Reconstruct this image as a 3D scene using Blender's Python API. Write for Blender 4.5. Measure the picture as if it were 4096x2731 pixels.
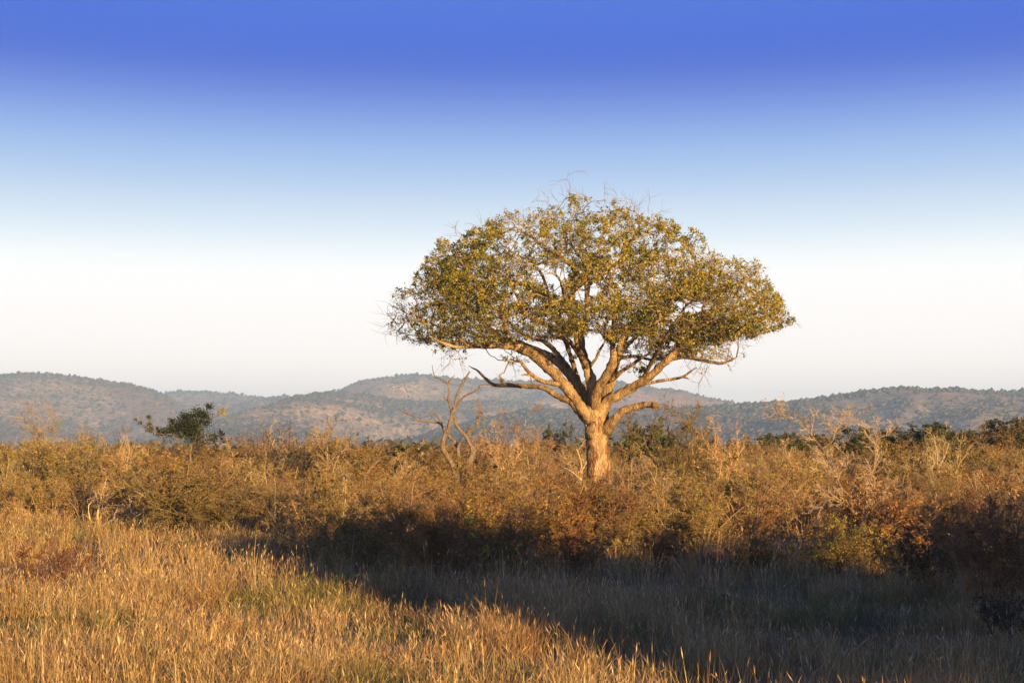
import bpy, math
import numpy as np
from mathutils import Vector

for o in list(bpy.data.objects):
    bpy.data.objects.remove(o)
scene = bpy.context.scene
COL = scene.collection
R = math.radians

# ------------------------------------------------------------------ camera
EYE = 2.8
PITCH = math.atan(103 / 1422)
cam_data = bpy.data.cameras.new('camera')
cam_data.lens = 50.0
cam_data.sensor_width = 36.0
cam_data.clip_end = 20000
cam = bpy.data.objects.new('camera', cam_data)
cam.location = (0, 0, EYE)
cam.rotation_euler = (math.pi / 2 + PITCH, 0, 0)
COL.objects.link(cam)
scene.camera = cam

# ------------------------------------------------------------------ sky, sun, exposure
SUN_EL = R(9.0)
SUN_AZ = R(27.0)                       # from straight behind the camera towards the right
TO_SUN = np.array([math.sin(SUN_AZ) * math.cos(SUN_EL), -math.cos(SUN_AZ) * math.cos(SUN_EL), math.sin(SUN_EL)])
EXPO = 1.5
scene.view_settings.view_transform = 'Standard'
scene.view_settings.look = 'None'
scene.view_settings.exposure = EXPO
scene.view_settings.gamma = 1.0
scene.view_settings.use_curve_mapping = False
scene.cycles.use_denoising = True
scene.cycles.max_bounces = 6
scene.cycles.diffuse_bounces = 3
scene.cycles.glossy_bounces = 2
scene.cycles.transmission_bounces = 3
scene.cycles.volume_bounces = 0
scene.cycles.sample_clamp_indirect = 4.0


def lin(r, g, b):
    f = lambda c: (c / 255 / 12.92) if c / 255 <= 0.04045 else ((c / 255 + 0.055) / 1.055) ** 2.4
    return (f(r), f(g), f(b))


world = bpy.data.worlds.new('World')
scene.world = world
world.use_nodes = True
wt = world.node_tree
wt.nodes.clear()
w_out = wt.nodes.new('ShaderNodeOutputWorld')
w_mix = wt.nodes.new('ShaderNodeMixShader')
w_mix.inputs[0].default_value = 0.97
sky = wt.nodes.new('ShaderNodeTexSky')
sky.sky_type = 'NISHITA'
sky.sun_disc = False
sky.sun_elevation = SUN_EL
sky.sun_rotation = math.atan2(TO_SUN[0], TO_SUN[1])
bg1 = wt.nodes.new('ShaderNodeBackground')
bg1.inputs[1].default_value = 0.08
wt.links.new(sky.outputs[0], bg1.inputs[0])
tc = wt.nodes.new('ShaderNodeTexCoord')
sep = wt.nodes.new('ShaderNodeSeparateXYZ')
wt.links.new(tc.outputs['Generated'], sep.inputs[0])
ramp = wt.nodes.new('ShaderNodeValToRGB')
wt.links.new(sep.outputs[2], ramp.inputs[0])
SKY_STOPS = [(0.0, (1.4646, 1.2206, 1.0872)), (0.049, (1.496, 1.3406, 1.2372)), (0.0825, (1.3283, 1.2271, 1.1843)), (0.122, (1.2273, 1.2113, 1.1813)), (0.143, (0.9023, 1.0103, 1.095)), (0.173, (0.5629, 0.7154, 0.9457)), (0.203, (0.3218, 0.5227, 0.9217)), (0.232, (0.1468, 0.2687, 0.7984)), (0.262, (0.005, 0.0845, 0.6535)), (0.303, (0.0293, 0.1426, 0.7847)), (0.6, (0.09, 0.19, 0.62)), (1.0, (0.1, 0.2, 0.6))]
ramp.color_ramp.interpolation = 'B_SPLINE'
el = ramp.color_ramp.elements
while len(el) < len(SKY_STOPS):
    el.new(0.5)
for e, (p, c) in zip(el, SKY_STOPS):
    e.position = p
    e.color = (*[v * 0.5 for v in c], 1)      # the ramp holds half the value
bg2 = wt.nodes.new('ShaderNodeBackground')
bg2.inputs[1].default_value = 2 * 2 ** -EXPO
wt.links.new(ramp.outputs[0], bg2.inputs[0])
wt.links.new(bg1.outputs[0], w_mix.inputs[1])
wt.links.new(bg2.outputs[0], w_mix.inputs[2])
wt.links.new(w_mix.outputs[0], w_out.inputs[0])

sun_data = bpy.data.lights.new('sun', 'SUN')
sun_data.energy = 5.0
sun_data.angle = R(0.5)
sun_data.color = (1.0, 0.635, 0.26)
sun = bpy.data.objects.new('sun', sun_data)
sun.rotation_euler = Vector(TO_SUN).to_track_quat('Z', 'Y').to_euler()
sun.location = (20, -40, 30)
COL.objects.link(sun)

# ------------------------------------------------------------------ helpers
rng = np.random.default_rng(7)
CP, SP = math.cos(PITCH), math.sin(PITCH)


def ray(fx, fy):
    """direction of a full-size photograph pixel"""
    x = (fx - 2048) / 5688
    y = -(fy - 1365.5) / 5688
    return np.array([x, CP - y * SP, SP + y * CP])


def at(fx, fy, d):
    """point on that pixel's ray at ground distance d"""
    r = ray(fx, fy)
    return np.array([0, 0, EYE]) + r * (d / r[1])


def to_px(p):
    """world points (N,3) -> photograph pixels"""
    q = p - np.array([0, 0, EYE])
    yc = -q[:, 1] * SP + q[:, 2] * CP
    zc = q[:, 1] * CP + q[:, 2] * SP
    return 2048 + 5688 * q[:, 0] / zc, 1365.5 - 5688 * yc / zc


VS = 4096 / 2352


def viewx(X, Y):
    return (X / Y * 5688 + 2048) / VS


def _hash(ix, iy, seed):
    h = (ix.astype(np.int64) * 374761393 + iy.astype(np.int64) * 668265263 + seed * 1274126177) & 0x7fffffff
    h = ((h ^ (h >> 13)) * 1274126177) & 0x7fffffff
    return ((h ^ (h >> 16)) & 0xffff) / 65535.0


def vnoise(x, y, seed=0):
    x = np.asarray(x, float); y = np.asarray(y, float)
    ix = np.floor(x); iy = np.floor(y)
    fx = x - ix; fy = y - iy
    fx = fx * fx * (3 - 2 * fx); fy = fy * fy * (3 - 2 * fy)
    a = _hash(ix, iy, seed); b = _hash(ix + 1, iy, seed)
    c = _hash(ix, iy + 1, seed); d = _hash(ix + 1, iy + 1, seed)
    return (a * (1 - fx) + b * fx) * (1 - fy) + (c * (1 - fx) + d * fx) * fy


def fbm(x, y, seed=0, o=4):
    s = 0; a = 0.5; t = 0
    for k in range(o):
        s = s + a * vnoise(x * 2 ** k, y * 2 ** k, seed + k); t += a; a *= 0.5
    return s / t


def gz(x, y):
    """height of the ground"""
    d = np.hypot(x, y)
    return 0.28 * (fbm(np.asarray(x) / 9.0 + 40, np.asarray(y) / 9.0 + 40, 3, 2) - 0.5) * np.clip((200 - d) / 120, 0, 1)


class Geo:
    """collects vertices, faces (quads / tris) and a colour per vertex"""

    def __init__(self):
        self.v = []; self.q = []; self.t = []; self.c = []; self.n = 0

    def add(self, v, col, q=None, t=None):
        v = np.asarray(v, float).reshape(-1, 3)
        c = np.asarray(col, float)
        if c.ndim == 1:
            c = np.tile(c, (len(v), 1))
        if q is not None and len(q):
            self.q.append(np.asarray(q, np.int64).reshape(-1, 4) + self.n)
        if t is not None and len(t):
            self.t.append(np.asarray(t, np.int64).reshape(-1, 3) + self.n)
        self.v.append(v); self.c.append(c); self.n += len(v)

    def mesh(self, name, mat, smooth=False):
        v = np.concatenate(self.v); c = np.concatenate(self.c)
        q = np.concatenate(self.q) if self.q else np.zeros((0, 4), np.int64)
        t = np.concatenate(self.t) if self.t else np.zeros((0, 3), np.int64)
        me = bpy.data.meshes.new(name)
        me.vertices.add(len(v)); me.vertices.foreach_set('co', v.astype(np.float32).ravel())
        me.loops.add(len(q) * 4 + len(t) * 3)
        me.loops.foreach_set('vertex_index', np.concatenate([q.ravel(), t.ravel()]).astype(np.int32))
        me.polygons.add(len(q) + len(t))
        me.polygons.foreach_set('loop_start', np.concatenate([np.arange(len(q)) * 4, len(q) * 4 + np.arange(len(t)) * 3]).astype(np.int32))
        if smooth:
            me.polygons.foreach_set('use_smooth', np.ones(len(q) + len(t), bool))
        at_ = me.color_attributes.new('Col', 'FLOAT_COLOR', 'POINT')
        at_.data.foreach_set('color', np.concatenate([c, np.ones((len(c), 1))], 1).astype(np.float32).ravel())
        me.materials.append(mat)
        me.update(calc_edges=True)
        return me

    def build(self, name, mat, parent=None, smooth=False):
        o = bpy.data.objects.new(name, self.mesh(name, mat, smooth))
        COL.objects.link(o)
        if parent is not None:
            o.parent = parent
        return o


def norm(a):
    return a / np.maximum(np.linalg.norm(a, axis=-1, keepdims=True), 1e-9)


def tubes(g, P, Rd, col, sides=3, cap=False):
    """P (N,K,3), Rd (N,K): N tapered tubes at once; col (3,), (N,3)"""
    P = np.asarray(P, float); Rd = np.asarray(Rd, float)
    N, K, _ = P.shape
    T = np.empty_like(P)
    T[:, 1:-1] = P[:, 2:] - P[:, :-2] if K > 2 else T[:, 1:-1]
    T[:, 0] = P[:, 1] - P[:, 0]; T[:, -1] = P[:, -1] - P[:, -2]
    T = norm(T)
    ax = norm(P[:, -1] - P[:, 0])
    ref = np.where(np.abs(ax[:, 2:3]) > 0.75, np.array([[1.0, 0.13, 0]]), np.array([[0.1, 0.05, 1.0]]))
    U = norm(np.cross(T, ref[:, None, :])); W = np.cross(T, U)
    a = np.arange(sides) * 2 * math.pi / sides
    V = P[:, :, None, :] + Rd[:, :, None, None] * (np.cos(a)[None, None, :, None] * U[:, :, None, :] + np.sin(a)[None, None, :, None] * W[:, :, None, :])
    idx = np.arange(N * K * sides).reshape(N, K, sides)
    nx = np.roll(idx, -1, 2)
    q = np.stack([idx[:, :-1], nx[:, :-1], nx[:, 1:], idx[:, 1:]], -1).reshape(-1, 4)
    c = np.asarray(col, float)
    if c.ndim == 2:
        c = np.repeat(c, K * sides, 0)
    t = None
    if cap:
        t = [idx[:, -1, 0], idx[:, -1, 0]]
        t = np.concatenate([np.stack([idx[:, -1, 0], idx[:, -1, k], idx[:, -1, k + 1]], -1) for k in range(1, sides - 1)])
    g.add(V.reshape(-1, 3), c, q=q, t=t)


def rand_dirs(n, rg):
    return norm(rg.normal(size=(n, 3)))


def leaves(g, P, size, col, rg, aspect=0.55, up=0.3, narrow=False):
    """one rhomb-shaped leaf per point"""
    n = len(P)
    d = norm(rand_dirs(n, rg) + np.array([0, 0, up]))
    s = norm(np.cross(d, rand_dirs(n, rg)))
    L = (np.asarray(size) * rg.uniform(0.65, 1.35, n))[:, None]
    Wd = L * aspect * 0.5
    b = norm(np.cross(d, s)) * L * 0.12
    v = np.stack([P, P + d * L * 0.5 + s * Wd + b, P + d * L, P + d * L * 0.5 - s * Wd + b], 1)
    c = np.asarray(col, float)
    if c.ndim == 1:
        c = np.tile(c, (n, 1))
    g.add(v.reshape(-1, 3), np.repeat(c, 4, 0), q=np.arange(n * 4).reshape(n, 4))


def catmull(pts, m):
    """smooth polyline (K,c) -> m points"""
    p = np.asarray(pts, float)
    if len(p) == 2:
        t = np.linspace(0, 1, m)[:, None]
        return p[0] * (1 - t) + p[1] * t
    e = np.concatenate([[2 * p[0] - p[1]], p, [2 * p[-1] - p[-2]]])
    L = np.concatenate([[0], np.cumsum(np.linalg.norm(np.diff(p[:, :3], axis=0), axis=1))])
    s = np.linspace(0, L[-1], m)
    i = np.clip(np.searchsorted(L, s, 'right') - 1, 0, len(p) - 2)
    t = ((s - L[i]) / np.maximum(L[i + 1] - L[i], 1e-9))[:, None]
    p0, p1, p2, p3 = e[i], e[i + 1], e[i + 2], e[i + 3]
    return 0.5 * (2 * p1 + (p2 - p0) * t + (2 * p0 - 5 * p1 + 4 * p2 - p3) * t ** 2 + (3 * p1 - p0 - 3 * p2 + p3) * t ** 3)


def grow(rg, P0, D, L, r0, K=5, wob=0.18, trop=0.0, taper=0.35):
    """N wobbly branches"""
    n = len(P0)
    P = np.empty((n, K, 3)); P[:, 0] = P0
    d = norm(D)
    st = (L / (K - 1))[:, None]
    for k in range(1, K):
        d = norm(d + rg.normal(size=(n, 3)) * wob + np.array([0, 0, trop]))
        P[:, k] = P[:, k - 1] + d * st
    Rd = np.asarray(r0)[:, None] * np.linspace(1, taper, K)[None, :]
    return P, Rd


def spawn(rg, P, Rd, m, tmin, tmax, ang, lenf, L, rf=0.6, up=0.0, rmin=0.003):
    """m children on each parent branch"""
    N, K, _ = P.shape
    pi = np.repeat(np.arange(N), m)
    t = rg.uniform(tmin, tmax, N * m) * (K - 1)
    i = np.minimum(t.astype(int), K - 2); f = (t - i)[:, None]
    p = P[pi, i] * (1 - f) + P[pi, i + 1] * f
    tg = norm(P[pi, i + 1] - P[pi, i])
    s = norm(np.cross(tg, rand_dirs(N * m, rg)))
    a = rg.uniform(ang[0], ang[1], (N * m, 1))
    d = norm(tg * np.cos(a) + s * np.sin(a) + np.array([0, 0, up]))
    ln = L[pi] * lenf * rg.uniform(0.6, 1.3, N * m) * (1.15 - 0.55 * t / (K - 1))
    r = np.maximum((Rd[pi, i] * (1 - f[:, 0]) + Rd[pi, i + 1] * f[:, 0]) * rf, rmin)
    return p, d, ln, r


def pal(rg, n, cols, wts=None, jit=0.18):
    cols = np.asarray(cols, float)
    i = rg.choice(len(cols), n, p=None if wts is None else np.asarray(wts) / np.sum(wts))
    return np.clip(cols[i] * rg.uniform(1 - jit, 1 + jit, (n, 1)) * rg.uniform(1 - jit * .4, 1 + jit * .4, (n, 3)), 0.002, 0.9)


def empty(name, loc, label=None, cat=None, group=None, rz=0, sc=(1, 1, 1)):
    o = bpy.data.objects.new(name, None)
    o.empty_display_size = 0.3
    o.location = loc; o.rotation_euler = (0, 0, rz); o.scale = sc
    COL.objects.link(o)
    tag(o, label, cat, group)
    return o


def tag(o, label=None, cat=None, group=None, kind=None):
    if label: o['label'] = label
    if cat: o['category'] = cat
    if group: o['group'] = group
    if kind: o['kind'] = kind
    return o


def part(name, me, parent):
    o = bpy.data.objects.new(name, me)
    COL.objects.link(o); o.parent = parent
    return o


# ------------------------------------------------------------------ materials
def new_mat(name):
    m = bpy.data.materials.new(name); m.use_nodes = True
    nt = m.node_tree; nt.nodes.clear()
    out = nt.nodes.new('ShaderNodeOutputMaterial')
    return m, nt, out


def N(nt, kind, **kw):
    n = nt.nodes.new(kind)
    for k, v in kw.items():
        setattr(n, k, v)
    return n


def mat_leaf(name, transl=0.25, vary=0.25, rough=0.65):
    """colour from the mesh, a little different on every plant, light shines partly through"""
    m, nt, out = new_mat(name)
    a = N(nt, 'ShaderNodeAttribute', attribute_name='Col')
    oi = N(nt, 'ShaderNodeObjectInfo')
    mr = N(nt, 'ShaderNodeMapRange'); mr.inputs[3].default_value = 1 - vary; mr.inputs[4].default_value = 1 + vary
    nt.links.new(oi.outputs['Random'], mr.inputs[0])
    mul = N(nt, 'ShaderNodeVectorMath', operation='SCALE')
    nt.links.new(a.outputs['Color'], mul.inputs[0]); nt.links.new(mr.outputs[0], mul.inputs['Scale'])
    if vary > 0:                                      # some plants yellower, some redder
        h1 = N(nt, 'ShaderNodeMath', operation='MULTIPLY'); h1.inputs[1].default_value = 7.31; nt.links.new(oi.outputs['Random'], h1.inputs[0])
        h2 = N(nt, 'ShaderNodeMath', operation='FRACT'); nt.links.new(h1.outputs[0], h2.inputs[0])
        rp = N(nt, 'ShaderNodeValToRGB'); nt.links.new(h2.outputs[0], rp.inputs[0])
        rp.color_ramp.elements[0].color = (1.08, 0.96, 0.85, 1); rp.color_ramp.elements[1].color = (0.92, 1.06, 0.8, 1)
        e = rp.color_ramp.elements.new(0.5); e.color = (1.05, 1.03, 0.95, 1)
        m2 = N(nt, 'ShaderNodeVectorMath', operation='MULTIPLY'); nt.links.new(mul.outputs[0], m2.inputs[0]); nt.links.new(rp.outputs[0], m2.inputs[1])
        mul = m2
    p = N(nt, 'ShaderNodeBsdfPrincipled')
    p.inputs['Roughness'].default_value = rough
    p.inputs['Specular IOR Level'].default_value = 0.25
    nt.links.new(mul.outputs[0], p.inputs['Base Color'])
    if transl > 0:
        tr = N(nt, 'ShaderNodeBsdfTranslucent'); nt.links.new(mul.outputs[0], tr.inputs[0])
        mx = N(nt, 'ShaderNodeMixShader'); mx.inputs[0].default_value = transl
        nt.links.new(p.outputs[0], mx.inputs[1]); nt.links.new(tr.outputs[0], mx.inputs[2])
        nt.links.new(mx.outputs[0], out.inputs[0])
    else:
        nt.links.new(p.outputs[0], out.inputs[0])
    return m


M_LEAF = mat_leaf('leaf', 0.2, 0.0)
M_SHRUB = mat_leaf('shrub_leaf', 0.10, 0.45)
M_TWIG = mat_leaf('twig', 0.0, 0.32, 0.85)
M_GRASS = mat_leaf('dry_grass', 0.10, 0.0, 0.7)


def mat_bark(name, c1, c2, c3, scale=3.0, red=0.0):
    m, nt, out = new_mat(name)
    g = N(nt, 'ShaderNodeNewGeometry')
    mp = N(nt, 'ShaderNodeMapping'); mp.inputs['Scale'].default_value = (1, 1, 0.45)
    nt.links.new(g.outputs['Position'], mp.inputs[0])
    n1 = N(nt, 'ShaderNodeTexNoise'); n1.inputs['Scale'].default_value = scale * 2.6; n1.inputs['Detail'].default_value = 8; n1.inputs['Roughness'].default_value = 0.65
    n2 = N(nt, 'ShaderNodeTexNoise'); n2.inputs['Scale'].default_value = scale; n2.inputs['Detail'].default_value = 4
    vo = N(nt, 'ShaderNodeTexVoronoi', feature='DISTANCE_TO_EDGE'); vo.inputs['Scale'].default_value = scale * 5.5
    for t in (n1, n2, vo):
        nt.links.new(mp.outputs[0], t.inputs['Vector'])
    r1 = N(nt, 'ShaderNodeValToRGB')
    r1.color_ramp.elements[0].position = 0.36; r1.color_ramp.elements[0].color = (*c1, 1)
    r1.color_ramp.elements[1].position = 0.66; r1.color_ramp.elements[1].color = (*c2, 1)
    nt.links.new(n1.outputs[0], r1.inputs[0])
    r2 = N(nt, 'ShaderNodeMapRange'); r2.inputs[1].default_value = 0.52; r2.inputs[2].default_value = 0.68
    nt.links.new(n2.outputs[0], r2.inputs[0])
    mx = N(nt, 'ShaderNodeMix', data_type='RGBA'); nt.links.new(r2.outputs[0], mx.inputs[0])
    nt.links.new(r1.outputs[0], mx.inputs[6]); mx.inputs[7].default_value = (*c3, 1)
    last = mx.outputs[2]
    if red > 0:                                       # stripped patches on the trunk
        n3 = N(nt, 'ShaderNodeTexNoise'); n3.inputs['Scale'].default_value = 1.7; n3.inputs['Detail'].default_value = 5
        mp3 = N(nt, 'ShaderNodeMapping'); mp3.inputs['Scale'].default_value = (2.0, 2.0, 0.55); mp3.inputs['Location'].default_value = (3.1, 0, 1.2)
        nt.links.new(g.outputs['Position'], mp3.inputs[0]); nt.links.new(mp3.outputs[0], n3.inputs['Vector'])
        r3 = N(nt, 'ShaderNodeMapRange'); r3.inputs[1].default_value = 0.57; r3.inputs[2].default_value = 0.61; r3.inputs[4].default_value = red
        nt.links.new(n3.outputs[0], r3.inputs[0])
        m3 = N(nt, 'ShaderNodeMix', data_type='RGBA'); nt.links.new(r3.outputs[0], m3.inputs[0])
        nt.links.new(last, m3.inputs[6]); m3.inputs[7].default_value = (0.16, 0.045, 0.018, 1)
        last = m3.outputs[2]
    p = N(nt, 'ShaderNodeBsdfPrincipled'); p.inputs['Roughness'].default_value = 0.9; p.inputs['Specular IOR Level'].default_value = 0.2
    nt.links.new(last, p.inputs['Base Color'])
    ad = N(nt, 'ShaderNodeMath', operation='ADD'); nt.links.new(n1.outputs[0], ad.inputs[0])
    mm = N(nt, 'ShaderNodeMath', operation='MINIMUM'); nt.links.new(vo.outputs[0], mm.inputs[0]); mm.inputs[1].default_value = 0.16
    ms = N(nt, 'ShaderNodeMath', operation='MULTIPLY'); nt.links.new(mm.outputs[0], ms.inputs[0]); ms.inputs[1].default_value = 3.0
    nt.links.new(ms.outputs[0], ad.inputs[1])
    bp = N(nt, 'ShaderNodeBump'); bp.inputs['Strength'].default_value = 1.0; bp.inputs['Distance'].default_value = 0.05
    nt.links.new(ad.outputs[0], bp.inputs['Height']); nt.links.new(bp.outputs[0], p.inputs['Normal'])
    nt.links.new(p.outputs[0], out.inputs[0])
    return m


M_BARK = mat_bark('marula_bark', (0.11, 0.07, 0.036), (0.41, 0.275, 0.135), (0.50, 0.36, 0.19), 2.0)
M_TRUNK = mat_bark('trunk_bark', (0.12, 0.075, 0.04), (0.43, 0.29, 0.145), (0.53, 0.39, 0.21), 2.0, red=0.8)
M_DEAD = mat_bark('dead_wood', (0.17, 0.125, 0.08), (0.42, 0.315, 0.20), (0.28, 0.215, 0.145), 6.0)
M_CUT = mat_bark('broken_wood', (0.30, 0.20, 0.11), (0.52, 0.38, 0.22), (0.40, 0.27, 0.15), 9.0)


def mat_ground():
    m, nt, out = new_mat('dry_soil')
    g = N(nt, 'ShaderNodeNewGeometry')
    n1 = N(nt, 'ShaderNodeTexNoise'); n1.inputs['Scale'].default_value = 0.35; n1.inputs['Detail'].default_value = 10; n1.inputs['Roughness'].default_value = 0.7
    nt.links.new(g.outputs['Position'], n1.inputs['Vector'])
    r = N(nt, 'ShaderNodeValToRGB')
    r.color_ramp.elements[0].position = 0.35; r.color_ramp.elements[0].color = (0.09, 0.062, 0.032, 1)
    r.color_ramp.elements[1].position = 0.68; r.color_ramp.elements[1].color = (0.21, 0.145, 0.07, 1)
    nt.links.new(n1.outputs[0], r.inputs[0])
    p = N(nt, 'ShaderNodeBsdfPrincipled'); p.inputs['Roughness'].default_value = 0.95; p.inputs['Specular IOR Level'].default_value = 0.1
    nt.links.new(r.outputs[0], p.inputs['Base Color'])
    n2 = N(nt, 'ShaderNodeTexNoise'); n2.inputs['Scale'].default_value = 9; n2.inputs['Detail'].default_value = 6
    nt.links.new(g.outputs['Position'], n2.inputs['Vector'])
    b = N(nt, 'ShaderNodeBump'); b.inputs['Strength'].default_value = 0.8; b.inputs['Distance'].default_value = 0.08
    nt.links.new(n2.outputs[0], b.inputs['Height']); nt.links.new(b.outputs[0], p.inputs['Normal'])
    nt.links.new(p.outputs[0], out.inputs[0])
    return m


def mat_hill():
    m, nt, out = new_mat('hillside')
    g = N(nt, 'ShaderNodeNewGeometry')
    a = N(nt, 'ShaderNodeAttribute', attribute_name='Col')
    mp = N(nt, 'ShaderNodeMapping'); mp.inputs['Scale'].default_value = (1, 1, 2.2)
    nt.links.new(g.outputs['Position'], mp.inputs[0])
    n1 = N(nt, 'ShaderNodeTexNoise'); n1.inputs['Scale'].default_value = 0.022; n1.inputs['Detail'].default_value = 9; n1.inputs['Roughness'].default_value = 0.72
    nt.links.new(mp.outputs[0], n1.inputs['Vector'])
    mr = N(nt, 'ShaderNodeMapRange'); mr.inputs[1].default_value = 0.3; mr.inputs[2].default_value = 0.7; mr.inputs[3].default_value = 0.45; mr.inputs[4].default_value = 1.45
    nt.links.new(n1.outputs[0], mr.inputs[0])
    mul = N(nt, 'ShaderNodeVectorMath', operation='SCALE')
    nt.links.new(a.outputs['Color'], mul.inputs[0]); nt.links.new(mr.outputs[0], mul.inputs['Scale'])
    n2 = N(nt, 'ShaderNodeTexNoise'); n2.inputs['Scale'].default_value = 0.10; n2.inputs['Detail'].default_value = 5; n2.inputs['Roughness'].default_value = 0.7
    nt.links.new(g.outputs['Position'], n2.inputs['Vector'])
    sc = N(nt, 'ShaderNodeMapRange'); sc.inputs[1].default_value = 0.44; sc.inputs[2].default_value = 0.56; sc.inputs[4].default_value = 0.75
    nt.links.new(n2.outputs[0], sc.inputs[0])
    mx = N(nt, 'ShaderNodeMix', data_type='RGBA'); nt.links.new(sc.outputs[0], mx.inputs[0])      # low scrub between the trees
    nt.links.new(mul.outputs[0], mx.inputs[6]); mx.inputs[7].default_value = (0.10, 0.088, 0.045, 1)
    p = N(nt, 'ShaderNodeBsdfPrincipled'); p.inputs['Roughness'].default_value = 0.95; p.inputs['Specular IOR Level'].default_value = 0.1
    nt.links.new(mx.outputs[2], p.inputs['Base Color'])
    b = N(nt, 'ShaderNodeBump'); b.inputs['Strength'].default_value = 1.0; b.inputs['Distance'].default_value = 12
    nt.links.new(n1.outputs[0], b.inputs['Height']); nt.links.new(b.outputs[0], p.inputs['Normal'])
    nt.links.new(p.outputs[0], out.inputs[0])
    return m


M_GROUND = mat_ground()
M_HILL = mat_hill()

# ------------------------------------------------------------------ ground sheet
g = Geo()
ux = np.linspace(-1, 1, 161); uy = np.linspace(-1, 1, 181)
gx = np.sinh(ux * 7.2) / math.sinh(7.2) * 5600
gy = np.sinh(uy * 7.2) / math.sinh(7.2) * 5600 + 30
XX, YY = np.meshgrid(gx, gy)
idx = np.arange(XX.size).reshape(XX.shape)
g.add(np.stack([XX, YY, gz(XX, YY)], -1).reshape(-1, 3), (0.2, 0.14, 0.07),
      q=np.stack([idx[:-1, :-1], idx[:-1, 1:], idx[1:, 1:], idx[1:, :-1]], -1).reshape(-1, 4))
tag(g.build('ground', M_GROUND, smooth=True), kind='structure')

# ------------------------------------------------------------------ hills
z6 = lambda x, y: (x / 1.1484, 1400 + y / 1.1484)
z7 = lambda x, y: (2048 + x / 1.1484, 1400 + y / 1.1484)
HZ = at(2048, 1777, 1000)[2]
TREE_G = np.array([[0.055, 0.058, 0.024], [0.080, 0.074, 0.032], [0.105, 0.082, 0.038], [0.045, 0.050, 0.024]])
ICO_V = np.array([[1, 0, 0], [0, 1, 0], [-1, 0, 0], [0, -1, 0], [0.2, 0.2, 1], [0, 0, -1]], float)      # a far tree crown, three pixels wide
ICO_T = np.array([[0, 1, 4], [1, 2, 4], [2, 3, 4], [3, 0, 4], [1, 0, 5], [2, 1, 5], [3, 2, 5], [0, 3, 5]])


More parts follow.
